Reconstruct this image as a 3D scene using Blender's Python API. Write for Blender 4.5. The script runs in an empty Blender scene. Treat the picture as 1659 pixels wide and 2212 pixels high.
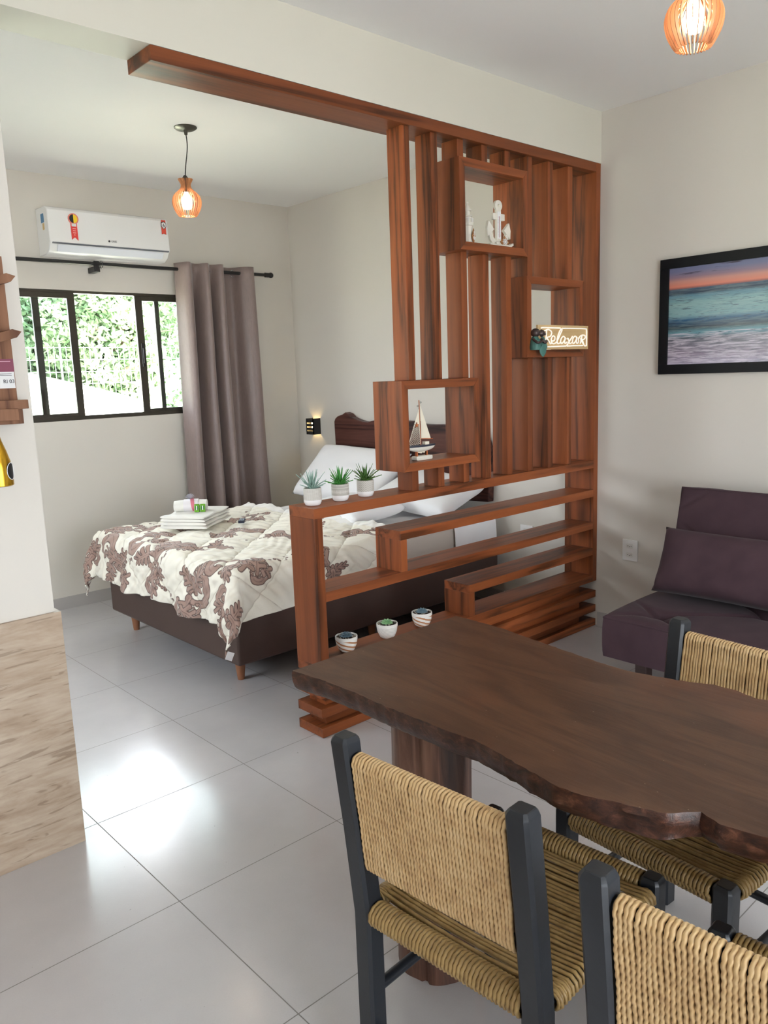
import bpy, bmesh, math, random
import numpy as np
from mathutils import Vector, Matrix
from math import pi, sin, cos, radians
random.seed(7); np.random.seed(7)
sc = bpy.context.scene
# ------------------------------------------------------------------ camera
Rcam = ((0.73772582, -0.67416972, -0.03543741), (-0.14112347, -0.10266976, -0.98465379), (0.66018541, 0.73140557, -0.1708833))
cd = bpy.data.cameras.new('camera'); cam = bpy.data.objects.new('camera', cd); sc.collection.objects.link(cam)
r0, r1, r2 = [Vector(r) for r in Rcam]
M = Matrix.Identity(4)
for i in range(3):
    M[i][0] = r0[i]; M[i][1] = -r1[i]; M[i][2] = -r2[i]; M[i][3] = (0, 0, 1.55)[i]
cam.matrix_world = M
cd.sensor_fit = 'VERTICAL'; cd.sensor_height = 36; cd.lens = 36 * 1716.85 / 2212; cd.clip_start = .05
sc.camera = cam
# ------------------------------------------------------------------ world, sun, daylight, exposure
SKY = 14.0; SUN = 130.0
w = bpy.data.worlds.new('world'); sc.world = w; w.use_nodes = True
bg = w.node_tree.nodes['Background']; bg.inputs[0].default_value = (.88, .94, 1, 1); bg.inputs[1].default_value = SKY
sd = bpy.data.lights.new('sun', 'SUN'); sd.energy = SUN; sd.angle = radians(1.2); sd.color = (1, .96, .88)
so = bpy.data.objects.new('sun', sd); sc.collection.objects.link(so)
so.rotation_euler = Vector((.8, .06, .9)).to_track_quat('Z', 'Y').to_euler()
def portal(name, loc, direction, sx, sy):       # tells the sampler where the sky comes in, gives no light itself
    l = bpy.data.lights.new(name, 'AREA'); l.shape = 'RECTANGLE'; l.size = sx; l.size_y = sy; l.energy = 1
    l.cycles.is_portal = True
    o = bpy.data.objects.new(name, l); sc.collection.objects.link(o); o.location = loc
    o.rotation_euler = (-Vector(direction)).to_track_quat('Z', 'Y').to_euler()
portal('sky_portal_bedroom', (2.34, 5.74, 1.75), (0, -1, 0), 1.75, .87)
portal('sky_portal_door', (.9, -2.62, 1.15), (0, 1, 0), 2.8, 2.3)
portal('sky_portal_garden', (-.47, 4.0, 1.55), (1, 0, 0), 1.4, 1.1)
sc.view_settings.view_transform = 'Standard'; sc.view_settings.look = 'None'
sc.view_settings.exposure = -0.03; sc.view_settings.gamma = 1.0; sc.view_settings.use_curve_mapping = False
cy = sc.cycles
cy.use_denoising = True; cy.max_bounces = 12; cy.diffuse_bounces = 7; cy.glossy_bounces = 4
cy.transmission_bounces = 6; cy.transparent_max_bounces = 12; cy.caustics_reflective = False; cy.caustics_refractive = False
cy.sample_clamp_indirect = 8
# ------------------------------------------------------------------ helpers: mesh
class MB:
    def __init__(s): s.v = []; s.f = []; s.m = []
    def add(s, vs, fs, mi=0):
        n = len(s.v); s.v += [tuple(v) for v in vs]; s.f += [[n + i for i in f] for f in fs]; s.m += [mi] * len(fs); return s
    def box(s, x0, x1, y0, y1, z0, z1, mi=0, M=None):
        vs = [(x, y, z) for x in (x0, x1) for y in (y0, y1) for z in (z0, z1)]
        if M is not None: vs = [M @ Vector(v) for v in vs]
        return s.add(vs, [(0, 1, 3, 2), (4, 6, 7, 5), (0, 4, 5, 1), (2, 3, 7, 6), (0, 2, 6, 4), (1, 5, 7, 3)], mi)
    def tube(s, pts, r, n=10, closed=False, cap=True, mi=0, rf=None, tw=0.0, lob=0, amp=.18):
        P = [Vector(p) for p in pts]; N = len(P); rings = []; L = 0.0
        nv = None
        for i, p in enumerate(P):
            if closed: t = (P[(i + 1) % N] - P[i - 1])
            else: t = P[min(i + 1, N - 1)] - P[max(i - 1, 0)]
            t = t.normalized() if t.length > 1e-9 else Vector((0, 0, 1))
            if nv is None:
                a = Vector((0, 0, 1)) if abs(t.z) < .9 else Vector((1, 0, 0)); nv = t.cross(a).normalized()
            else:
                nv = (nv - t * nv.dot(t)); nv = nv.normalized() if nv.length > 1e-9 else t.orthogonal().normalized()
            b = t.cross(nv)
            if i: L += (P[i] - P[i - 1]).length
            rr = rf(i / (N - 1)) * r if rf else r
            for k in range(n):
                a = 2 * pi * k / n
                q = rr * (1 - amp + amp * abs(cos(lob / 2 * (a - tw * L)))) if lob else rr
                rings.append(p + nv * cos(a) * q + b * sin(a) * q)
        fs = []
        M_ = N if closed else N - 1
        for i in range(M_):
            j = (i + 1) % N
            for k in range(n):
                fs.append((i * n + k, i * n + (k + 1) % n, j * n + (k + 1) % n, j * n + k))
        if cap and not closed: fs.append(tuple(range(n))[::-1]); fs.append(tuple((N - 1) * n + k for k in range(n)))
        return s.add(rings, fs, mi)
    def lathe(s, prof, c=(0, 0, 0), n=32, mi=0, M=None, cap=True):
        vs = []
        for r, z in prof:
            for k in range(n):
                a = 2 * pi * k / n; p = Vector((c[0] + r * cos(a), c[1] + r * sin(a), c[2] + z)); vs.append(M @ p if M is not None else p)
        fs = []
        for i in range(len(prof) - 1):
            for k in range(n): fs.append((i * n + k, i * n + (k + 1) % n, (i + 1) * n + (k + 1) % n, (i + 1) * n + k))
        if cap: fs.append(tuple(range(n))[::-1]); fs.append(tuple((len(prof) - 1) * n + k for k in range(n)))
        return s.add(vs, fs, mi)
    def prism(s, poly, h0, h1, axis='y', mi=0, M=None):
        def P(a, b, h):
            v = {'y': (a, h, b), 'x': (h, a, b), 'z': (a, b, h)}[axis]; return M @ Vector(v) if M is not None else v
        n = len(poly); vs = [P(a, b, h0) for a, b in poly] + [P(a, b, h1) for a, b in poly]
        return s.add(vs, [tuple(range(n)), tuple(range(n, 2 * n))[::-1]] + [(i, i + n, (i + 1) % n + n, (i + 1) % n) for i in range(n)], mi)
    def ball(s, c, r, nu=16, nv=10, mi=0, sc3=(1, 1, 1)):
        vs = []; fs = []
        for j in range(nv + 1):
            t = pi * j / nv
            for k in range(nu):
                a = 2 * pi * k / nu; vs.append((c[0] + r * sc3[0] * sin(t) * cos(a), c[1] + r * sc3[1] * sin(t) * sin(a), c[2] + r * sc3[2] * cos(t)))
        for j in range(nv):
            for k in range(nu): fs.append((j * nu + k, (j + 1) * nu + k, (j + 1) * nu + (k + 1) % nu, j * nu + (k + 1) % nu))
        return s.add(vs, fs, mi)
    def grid(s, fn, nu, nv, mi=0, wrap=False):
        vs = [fn(i / (nu if wrap else nu - 1), j / (nv - 1)) for i in range(nu) for j in range(nv)]
        fs = []
        for i in range(nu if wrap else nu - 1):
            for j in range(nv - 1):
                a = (i + 1) % nu; fs.append((i * nv + j, a * nv + j, a * nv + j + 1, i * nv + j + 1))
        return s.add(vs, fs, mi)
    def mesh(s, name, smooth=None, fix=True):
        me = bpy.data.meshes.new(name); me.from_pydata(s.v, [], s.f)
        for p, m in zip(me.polygons, s.m): p.material_index = m
        if fix:
            b = bmesh.new(); b.from_mesh(me); bmesh.ops.recalc_face_normals(b, faces=b.faces); b.to_mesh(me); b.free()
        if smooth is not None:
            me.polygons.foreach_set('use_smooth', [True] * len(me.polygons)); me.set_sharp_from_angle(angle=radians(smooth))
        me.update(); return me
def obj(name, mb, mat, parent=None, smooth=None, bevel=0, label=None, fix=True, loc=None):
    me = mb if isinstance(mb, bpy.types.Mesh) else mb.mesh(name, smooth, fix)
    for m in (mat if isinstance(mat, (list, tuple)) else [mat]): me.materials.append(m)
    o = bpy.data.objects.new(name, me); sc.collection.objects.link(o)
    if loc: o.location = loc
    if parent: o.parent = parent
    if bevel:
        b = o.modifiers.new('bevel', 'BEVEL'); b.width = bevel; b.segments = 2; b.limit_method = 'ANGLE'; b.angle_limit = radians(50)
    if label: o['label'] = label
    return o
def tag(o, label, cat, group=None):
    o['label'] = label; o['category'] = cat
    if group: o['group'] = group
    return o
def thing(name, label, cat, loc=(0, 0, 0), rz=0, group=None):
    o = bpy.data.objects.new(name, None); sc.collection.objects.link(o); o.location = loc; o.rotation_euler = (0, 0, rz); o.empty_display_size = .1
    return tag(o, label, cat, group)
def struct(name, mb, mat, **k):
    o = obj(name, mb, mat, **k); o['kind'] = 'structure'; return o
def dup(root, loc, rz, label):
    r = root.copy(); sc.collection.objects.link(r); r.location = loc; r.rotation_euler = (0, 0, rz); r['label'] = label
    for ch in list(root.children):
        c = ch.copy(); sc.collection.objects.link(c); c.parent = r
        for g in ch.children:
            d = g.copy(); sc.collection.objects.link(d); d.parent = c
    return r
def text(name, body, size, mat, M, parent=None, depth=.0006, align='CENTER', shear=0):
    c = bpy.data.curves.new(name, 'FONT'); c.body = body; c.size = size; c.extrude = depth; c.align_x = align; c.align_y = 'CENTER'; c.shear = shear
    t = bpy.data.objects.new(name + '_t', c); sc.collection.objects.link(t)
    dg = bpy.context.evaluated_depsgraph_get(); me = bpy.data.meshes.new_from_object(t.evaluated_get(dg)); bpy.data.objects.remove(t)
    me.transform(M); me.name = name
    o = bpy.data.objects.new(name, me); sc.collection.objects.link(o); me.materials.clear(); me.materials.append(mat)
    if parent: o.parent = parent
    return o
def facing(px, py, pz, xdir, zdir=(0, 0, 1)):          # matrix: text x -> xdir, text y -> zdir
    x = Vector(xdir).normalized(); z = Vector(zdir); y = x.cross(z); n = x.cross(z)
    return Matrix(((x.x, z.x, n.x, px), (x.y, z.y, n.y, py), (x.z, z.z, n.z, pz), (0, 0, 0, 1)))
# ------------------------------------------------------------------ helpers: materials
class NT:
    def __init__(s, name):
        s.mat = bpy.data.materials.new(name); s.mat.use_nodes = True; s.t = s.mat.node_tree; s.n = s.t.nodes; s.b = s.n['Principled BSDF']; s.out = s.n['Material Output']
    def new(s, ty, **k):
        n = s.n.new(ty)
        for a, b in k.items(): setattr(n, a, b)
        return n
    def link(s, a, b): s.t.links.new(a, b)
    def setin(s, n, **k):
        for a, b in k.items():
            i = n.inputs[int(a[1:])] if a[0] == 'i' and a[1:].isdigit() else n.inputs[a.replace('_', ' ')]
            if isinstance(b, bpy.types.NodeSocket): s.link(b, i)
            else: i.default_value = b
    def math(s, op, a, b=0.0, c=None, clamp=False):
        n = s.new('ShaderNodeMath', operation=op, use_clamp=clamp)
        for i, x in enumerate((a, b) if c is None else (a, b, c)):
            if isinstance(x, bpy.types.NodeSocket): s.link(x, n.inputs[i])
            else: n.inputs[i].default_value = x
        return n.outputs[0]
    def mapping(s, scale=(1, 1, 1), loc=None, src='Object', rot=(0, 0, 0)):
        tc = s.new('ShaderNodeTexCoord'); m = s.new('ShaderNodeMapping'); m.inputs['Scale'].default_value = scale; m.inputs['Rotation'].default_value = rot
        s.link(tc.outputs[src], m.inputs['Vector'])
        if loc is not None:
            if isinstance(loc, bpy.types.NodeSocket): s.link(loc, m.inputs['Location'])
            else: m.inputs['Location'].default_value = loc
        return m.outputs[0]
    def noise(s, vec, scale, detail=4, rough=.5, dist=0):
        n = s.new('ShaderNodeTexNoise'); s.setin(n, Scale=scale, Detail=detail, Roughness=rough, Distortion=dist)
        if vec is not None: s.link(vec, n.inputs['Vector'])
        return n.outputs['Fac']
    def ramp(s, fac, stops, interp='LINEAR'):
        n = s.new('ShaderNodeValToRGB'); cr = n.color_ramp; cr.interpolation = interp
        while len(cr.elements) < len(stops): cr.elements.new(.5)
        for e, (p, c) in zip(cr.elements, stops): e.position = p; e.color = (*c, 1) if len(c) == 3 else c
        s.link(fac, n.inputs[0]); return n.outputs[0]
    def mix(s, fac, a, b, mode='MIX'):
        n = s.new('ShaderNodeMix', data_type='RGBA', blend_type=mode)
        for i, x in ((0, fac), (6, a), (7, b)):
            if isinstance(x, bpy.types.NodeSocket): s.link(x, n.inputs[i])
            else: n.inputs[i].default_value = x if i == 0 else (*x, 1)
        return n.outputs[2]
    def bump(s, h, strength=.2, dist=.01):
        n = s.new('ShaderNodeBump'); s.setin(n, Strength=strength, Distance=dist); s.link(h, n.inputs['Height']); s.link(n.outputs[0], s.b.inputs['Normal'])
def lin(r, g, b):
    f = lambda c: ((c / 255 + .055) / 1.055) ** 2.4 if c > 10 else c / 255 / 12.92
    return (f(r), f(g), f(b))
def plain(name, col, rough=.5, metal=0, emis=None, estr=0, spec=.5, bump=0, bscale=200, var=0, sheen=0, trans=0):
    t = NT(name); b = t.b; b.inputs['Roughness'].default_value = rough; b.inputs['Metallic'].default_value = metal; b.inputs['Specular IOR Level'].default_value = spec
    v = t.mapping()
    if var: b_c = t.mix(t.ramp(t.noise(v, 6, 5), [(.3, (0, 0, 0)), (.7, (1, 1, 1))]), tuple(c * (1 - var) for c in col), tuple(min(1, c * (1 + var)) for c in col)); t.link(b_c, b.inputs['Base Color'])
    else: b.inputs['Base Color'].default_value = (*col, 1)
    if emis: b.inputs['Emission Color'].default_value = (*emis, 1); b.inputs['Emission Strength'].default_value = estr
    if bump: t.bump(t.noise(v, bscale, 3), bump, .002)
    if sheen: b.inputs['Sheen Weight'].default_value = sheen; b.inputs['Sheen Roughness'].default_value = .4
    if trans: b.inputs['Transmission Weight'].default_value = trans
    return t.mat
def wood(name, dark, mid, light, axis='z', rough=.42, rand=.25, fine=60, knots=True, spec=.28):
    t = NT(name)
    oi = t.new('ShaderNodeObjectInfo'); cm = t.new('ShaderNodeCombineXYZ')
    for i, k in enumerate((7.3, 3.1, 5.7)): t.link(t.math('MULTIPLY', oi.outputs['Random'], k), cm.inputs[i])
    st = {'x': (.06, 1, 1), 'y': (1, .06, 1), 'z': (1, 1, .06)}[axis]
    st2 = {'x': (.3, 1, 1), 'y': (1, .3, 1), 'z': (1, 1, .3)}[axis]
    v = t.mapping(st, cm.outputs[0]); v2 = t.mapping(st2, cm.outputs[0])
    g1 = t.noise(v, 9, 4, .5, .6); g2 = t.noise(v, fine, 5, .6, .3)
    wv = t.math('FRACT', t.math('MULTIPLY', g1, 3.5)); wv = t.math('ABSOLUTE', t.math('SUBTRACT', wv, .5))
    col = t.ramp(t.math('ADD', t.math('MULTIPLY', wv, 1.1), t.math('MULTIPLY', t.math('SUBTRACT', g2, .5), .55)), [(-.0, dark), (.22, mid), (.7, light)])
    if knots:
        vo = t.new('ShaderNodeTexVoronoi'); t.setin(vo, Scale=3.1, Randomness=1.0); t.link(v2, vo.inputs['Vector'])
        kn = t.ramp(t.math('ADD', vo.outputs['Distance'], t.math('MULTIPLY', t.noise(v2, 14, 3), .07)), [(.10, (.75, .75, .75)), (.20, (0, 0, 0))])
        col = t.mix(kn, col, tuple(c * .35 for c in dark))
    br = t.math('ADD', t.math('MULTIPLY', oi.outputs['Random'], rand * 2), 1 - rand)
    hs = t.new('ShaderNodeHueSaturation'); t.link(br, hs.inputs['Value']); t.link(col, hs.inputs['Color'])
    t.link(hs.outputs[0], t.b.inputs['Base Color']); t.setin(t.b, Roughness=rough); t.b.inputs['Specular IOR Level'].default_value = spec
    t.bump(g2, .12, .003)
    return t.mat
# ------------------------------------------------------------------ materials
WALLC = lin(215, 210, 202)
def wallmat(name, col, rough=.85):
    t = NT(name); v = t.mapping(); c = t.mix(t.noise(v, 1.2, 3), tuple(x * .97 for x in col), col); t.link(c, t.b.inputs['Base Color']); t.setin(t.b, Roughness=rough)
    t.b.inputs['Specular IOR Level'].default_value = .25; t.bump(t.noise(v, 130, 4), .06, .002); return t.mat
m_wall = wallmat('wall_paint', WALLC); m_ceil = wallmat('ceiling_paint', lin(246, 246, 245)); m_beam = wallmat('beam_paint', lin(218, 215, 203), .5)
def floormat():
    t = NT('porcelain_tile'); tc = t.new('ShaderNodeTexCoord'); sp = t.new('ShaderNodeSeparateXYZ'); t.link(tc.outputs['Object'], sp.inputs[0])
    m = []
    ids = []
    for o, x0, s in ((0, .966, .6125), (1, 2.057, .6045)):
        u = t.math('DIVIDE', t.math('SUBTRACT', sp.outputs[o], x0), s); fr = t.math('FRACT', t.math('ADD', u, 40.5)); ids.append(t.math('FLOOR', t.math('ADD', u, 40)))
        m.append(t.math('LESS_THAN', t.math('ABSOLUTE', t.math('SUBTRACT', fr, .5)), .0026))
    g = t.math('MAXIMUM', m[0], m[1])
    v = t.mapping(); n1 = t.noise(v, 2.2, 5, .6); n2 = t.noise(v, 240, 3)
    base = t.ramp(t.math('ADD', t.math('MULTIPLY', n1, .8), t.math('MULTIPLY', n2, .2)), [(.3, lin(186, 184, 187)), (.7, lin(199, 197, 199))])
    sp_ = t.ramp(t.noise(v, 60, 2), [(.76, (0, 0, 0)), (.78, (.5, .5, .5))])
    col = t.mix(g, t.mix(sp_, base, lin(120, 112, 105)), lin(120, 116, 112)); t.link(col, t.b.inputs['Base Color'])
    r = t.math('ADD', t.math('MULTIPLY', t.noise(v, 14, 4), .05), .16); t.link(t.math('MAXIMUM', r, t.math('MULTIPLY', g, .7)), t.b.inputs['Roughness'])
    t.b.inputs['Specular IOR Level'].default_value = .95
    t.bump(t.math('MULTIPLY', g, -1), .3, .002); return t.mat
m_floor = floormat()
RD, RM, RL = lin(80, 43, 22), lin(122, 65, 35), lin(143, 79, 43)
w_x = wood('stained_wood_x', RD, RM, RL, 'x'); w_z = wood('stained_wood_z', RD, RM, RL, 'z'); w_y = wood('stained_wood_y', RD, RM, RL, 'y')
w_dark = wood('dark_slab_wood', lin(46, 24, 18), lin(82, 50, 38), lin(104, 68, 52), 'y', rough=.38, rand=0)
m_head = wood('headboard_wood', lin(38, 18, 16), lin(70, 40, 34), lin(98, 62, 54), 'y', rough=.35, rand=0, knots=True)
m_black = plain('black_metal', lin(22, 21, 22), .4); m_blackpaint = plain('black_paint_wood', lin(28, 32, 38), .38, bump=.08, bscale=90, var=.2)
m_alu = plain('bronze_aluminium', lin(58, 54, 46), .35, metal=.3)
m_white = plain('white_plastic', lin(240, 240, 240), .22); m_whitef = plain('white_cotton', lin(238, 238, 240), .9, bump=.3, bscale=500, sheen=.2)
m_glass = None
def glassmat():
    t = NT('window_glass'); tr = t.new('ShaderNodeBsdfTransparent'); gl = t.new('ShaderNodeBsdfGlossy'); gl.inputs['Roughness'].default_value = .02; mx = t.new('ShaderNodeMixShader')
    fr = t.new('ShaderNodeFresnel'); fr.inputs[0].default_value = 1.35; t.link(fr.outputs[0], mx.inputs[0]); t.link(tr.outputs[0], mx.inputs[1]); t.link(gl.outputs[0], mx.inputs[2]); tr.inputs[0].default_value = (.93, .96, .95, 1)
    t.link(mx.outputs[0], t.out.inputs[0]); return t.mat
m_glass = glassmat()
# ------------------------------------------------------------------ setting
W = 4.055; YB = 5.54; H = 2.92
struct('floor', MB().box(-1.9, 4.25, -2.7, 2.78, -.2, 0).box(-.45, 4.25, 2.78, 5.75, -.2, 0), m_floor)
struct('ceiling', MB().box(-1.9, 4.25, -2.7, 2.78, H, H + .2).box(-.45, 4.25, 2.78, 5.75, H, H + .2), m_ceil)
struct('wall_right', MB().box(W, 4.25, -2.7, 5.75, 0, H), m_wall)
WX0, WX1, WZ0, WZ1 = 1.47, 3.22, 1.31, 2.187
struct('wall_far', MB().box(-.3, WX0, YB, 5.7, 0, H).box(WX1, W, YB, 5.7, 0, H).box(WX0, WX1, YB, 5.7, 0, WZ0).box(WX0, WX1, YB, 5.7, WZ1, H), m_wall)
struct('wall_bedroom', MB().box(-.45, -.3, 2.78, 3.3, 0, H).box(-.45, -.3, 4.7, 5.7, 0, H).box(-.45, -.3, 3.3, 4.7, 2.1, H).box(-.45, -.3, 3.3, 4.7, 0, 1.0), m_wall)
struct('window_3', MB().box(-.42, -.36, 3.3, 4.7, 1.0, 1.05).box(-.42, -.36, 3.3, 4.7, 2.05, 2.1).box(-.42, -.36, 3.3, 3.35, 1.05, 2.05).box(-.42, -.36, 4.65, 4.7, 1.05, 2.05).box(-.42, -.36, 3.97, 4.03, 1.05, 2.05), m_alu)
struct('wall_left', MB().box(-1.9, .877, 2.60, 2.78, 0, 2.652), m_wall)
struct('wall_beam', MB().box(-1.9, W, 2.60, 2.775, 2.652, H), m_beam)
struct('wall_kitchen', MB().box(-1.9, -1.8, -2.6, 2.6, 0, H), m_wall)
struct('wall_back', MB().box(-1.8, -.5, -2.6, -2.5, 0, H).box(2.3, W, -2.6, -2.5, 0, H).box(-.5, 2.3, -2.6, -2.5, 2.3, H), m_wall)
m_base = plain('baseboard_tile', lin(176, 172, 170), .3)
struct('baseboard_far', MB().box(-.3, W, YB - .009, YB, 0, .085), m_base)
struct('baseboard_right', MB().box(W - .009, W, 2.81, YB - .01, 0, .085).box(W - .009, W, -2.5, 2.59, 0, .085), m_base)
def cladmat():
    t = NT('wood_look_tile'); v = t.mapping((.25, 1, 1)); v2 = t.mapping((.12, 1, 1)); g = t.noise(v, 16, 6, .65, .5); g2 = t.noise(v2, 70, 4)
    c = t.ramp(t.math('ADD', t.math('MULTIPLY', g, .7), t.math('MULTIPLY', g2, .3)), [(.3, lin(138, 116, 98)), (.45, lin(166, 146, 126)), (.62, lin(184, 168, 150))])
    cr = t.ramp(t.noise(v2, 34, 3, .5, 1.2), [(.36, (.5, .5, .5)), (.40, (0, 0, 0))]); c = t.mix(cr, c, lin(112, 90, 72))
    t.link(c, t.b.inputs['Base Color']); t.setin(t.b, Roughness=.4); t.bump(g2, .15, .002); return t.mat
struct('trim_1', MB().box(-1.8, .893, 2.586, 2.60, 0, .822).box(.877, .893, 2.60, 2.78, 0, .822), cladmat(), bevel=.001)
# window
wr = MB(); 
wf = struct('window_1', MB().box(WX0, WX1, 5.555, 5.60, WZ0, WZ0 + .028).box(WX0, WX1, 5.555, 5.60, WZ1 - .018, WZ1).box(WX0, WX0 + .02, 5.555, 5.60, WZ0, WZ1).box(WX1 - .02, WX1, 5.555, 5.60, WZ0, WZ1), m_alu)
def leaf(x0, x1, y, st0, st1, name='sash'):
    s = obj(name, MB().box(x0, x0 + st0, y, y + .02, WZ0 + .028, WZ1 - .018).box(x1 - st1, x1, y, y + .02, WZ0 + .028, WZ1 - .018).box(x0 + st0, x1 - st1, y, y + .02, WZ0 + .028, WZ0 + .05).box(x0 + st0, x1 - st1, y, y + .02, WZ1 - .052, WZ1 - .018), m_alu, wf, bevel=.001)
    obj('pane', MB().box(x0 + st0, x1 - st1, y + .008, y + .012, WZ0 + .05, WZ1 - .052), m_glass, s)
    return s
leaf(WX0 + .02, 1.998, 5.58, .04, .045); leaf(1.775, 2.232, 5.558, .045, .05)
hs = leaf(2.67, 3.13, 5.558, .055, .04); leaf(2.832, WX1 - .02, 5.58, .034, .04)
obj('handle', MB().box(2.689, 2.713, 5.548, 5.558, 1.665, 1.835).box(2.695, 2.706, 5.538, 5.548, 1.69, 1.80), m_black, hs, bevel=.003)
struct('window_2', MB().box(-.5, 2.3, -2.58, -2.52, 0, .06).box(-.5, 2.3, -2.58, -2.52, 2.24, 2.3).box(-.5, -.44, -2.58, -2.52, .06, 2.24).box(2.24, 2.3, -2.58, -2.52, .06, 2.24).box(.87, .93, -2.58, -2.52, .06, 2.24), m_alu)
# ------------------------------------------------------------------ outdoors
def lawnmat(name, a, b):
    t = NT(name); v = t.mapping(); t.link(t.mix(t.noise(v, 3, 6), a, b), t.b.inputs['Base Color']); t.setin(t.b, Roughness=.9); t.bump(t.noise(v, 90, 4), .8, .02); return t.mat
def bank(x, y):
    s = min(1, max(0, (y - 6.5) / 6)); s = s * s * (3 - 2 * s); h = 1.75 - .28 * max(0, x - 4.2) if x > 4.2 else 1.75; return -.15 + s * (max(.5, h) + .15)
gm = MB().grid(lambda u, v: (-14 + 40 * u, 5.72 + 26 * v, bank(-14 + 40 * u, 5.72 + 26 * v) + .03 * sin(u * 90) * sin(v * 77)), 80, 60)
g = struct('ground_lawn', gm, lawnmat('lawn', lin(180, 186, 165), lin(208, 212, 195)), smooth=60); g.name = 'lawn'
struct('terrace_ground', MB().box(-14, 26, -14, -2.71, -.35, -.15).box(-14, -1.91, -2.71, 2.0, -.35, -.15).box(-14, -.46, 2.79, 5.75, -.35, -.15).box(-14, -1.91, 2.0, 2.79, -.35, -.15).box(4.26, 26, -2.71, 5.75, -.35, -.15), lawnmat('terrace_paving', lin(120, 122, 122), lin(142, 143, 142)))  # unseen ground, coloured as grey paving to weaken the sunlight bounced indoors
fence = thing('wire_fence', 'pale welded wire mesh fence on the sunny bank seen through the window', 'fence', (0, 13.5, 0))
fb = MB()
for i in range(60): x = 2.6 + i * .1; fb.box(x - .003, x + .003, -.003, .003, bank(x, 13.5) - .05, 2.19)
for k in range(11):
    z = 2.17 - .2 * k
    fb.box(2.6, 8.6, -.006, .006, z - .005, z + .005)
m_wire = plain('galvanised_wire', lin(225, 228, 225), .4); obj('mesh_panel', fb, m_wire, fence)
for x in (2.6, 5.1, 7.6): obj('post', MB().box(x - .012, x + .012, -.012, .012, bank(x, 13.5) - .3, 2.22), m_wire, fence)
def leafmat(name, a, b):
    t = NT(name); oi = t.new('ShaderNodeTexCoord'); c = t.mix(t.ramp(t.noise(t.mapping(), 2.4, 6), [(.35, (0, 0, 0)), (.65, (1, 1, 1))]), a, b); t.link(c, t.b.inputs['Base Color']); t.setin(t.b, Roughness=.55)
    d = t.new('ShaderNodeBsdfTranslucent'); t.link(c, d.inputs[0]); mx = t.new('ShaderNodeMixShader'); mx.inputs[0].default_value = .3; t.link(t.b.outputs[0], mx.inputs[1]); t.link(d.outputs[0], mx.inputs[2]); t.link(mx.outputs[0], t.out.inputs[0]); return t.mat
lm = [leafmat('leaves_a', lin(84, 116, 88), lin(160, 182, 150)), leafmat('leaves_b', lin(70, 100, 80), lin(140, 164, 138)), leafmat('leaves_c', lin(108, 136, 98), lin(186, 200, 168))]
m_bark = plain('bark', lin(150, 130, 110), .9, bump=.6, bscale=20, var=.3)
def tree(x, y, z0, h, rx, n, mi, label, size=.13, branches=True):
    r = thing('tree', label, 'tree', (x, y, z0), 0, 'trees beyond the wire fence')
    tb = MB()
    tb.tube([(0, 0, -.2), (.1, 0, h * .25), (-.12, .05, h * .5), (.05, 0, h * .8)], .11, 8, rf=lambda t: 1 - .7 * t)
    rnd = random.Random(int(x * 100))
    for k in range(9):
        a = rnd.uniform(0, 2 * pi); zz = h * rnd.uniform(.15, .6); tb.tube([(0, 0, zz), (rx * .35 * cos(a), -abs(rx * .35 * sin(a)), zz + h * .1), (rx * .8 * cos(a + .3), -abs(rx * .8 * sin(a + .3)), zz + h * rnd.uniform(.12, .3))], .045, 6, rf=lambda t: 1 - .75 * t)
    obj('trunk', tb, m_bark, r, smooth=60)
    rg = np.random.RandomState(int(x * 37) + 5)
    d = rg.normal(size=(n, 3)); d /= np.linalg.norm(d, axis=1)[:, None]; rad = rg.uniform(.35, 1, n) ** .5
    # lumps
    lump = 1 + .22 * np.sin(d[:, 0] * 7 + x) * np.sin(d[:, 2] * 6 + 1) + .12 * np.sin(d[:, 1] * 11)
    c = d * (rad * lump)[:, None] * np.array([rx, rx * .6, h * .52]) + np.array([0, 0, h * .5]); c[:, 2] = np.maximum(c[:, 2], .05)
    a = rg.normal(size=(n, 3)); a /= np.linalg.norm(a, axis=1)[:, None]; b = np.cross(a, rg.normal(size=(n, 3))); b /= np.linalg.norm(b, axis=1)[:, None]
    s = (size * rg.uniform(.5, 1.2, n))[:, None]
    vs = np.stack([c - a * s, c + b * s * .45, c + a * s, c - b * s * .45], 1).reshape(-1, 3)
    me = bpy.data.meshes.new('foliage'); me.from_pydata(vs.tolist(), [], [(4 * i, 4 * i + 1, 4 * i + 2, 4 * i + 3) for i in range(n)])
    o = obj('foliage', me, lm[mi], r); o['kind'] = 'stuff'
for (x, y, h, rx, n, mi, lb) in [(3.6, 15.6, 2.9, 1.5, 20000, 1, 'bushy tree behind the fence at the left of the open window'), (5.2, 16.4, 3.0, 1.5, 20000, 0, 'bushy tree with pale bent branches behind the fence, left half of the open pane'), (6.9, 15.6, 2.9, 1.5, 18000, 2, 'light green tree behind the fence, right half of the open pane'), (8.5, 16.6, 3.0, 1.5, 16000, 1, 'tree behind the fence seen beside the window handle'), (10.4, 17.2, 2.8, 1.2, 5000, 2, 'sparse pale tree behind the fence next to the curtain edge'), (4.8, 19.3, 3.3, 2.2, 13000, 0, 'tall tree at the back, top left of the window view'), (8.9, 19.8, 3.3, 2.3, 13000, 1, 'tall tree at the back, top right of the window view')]:
    tree(x, y, bank(x, y), h, rx, n, mi, lb, .095)
bush = thing('shrub', 'low leafy shrub in front of the wire fence, bottom right of the window view', 'shrub', (7.0, 12.1, bank(7.0, 12.1)))
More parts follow.
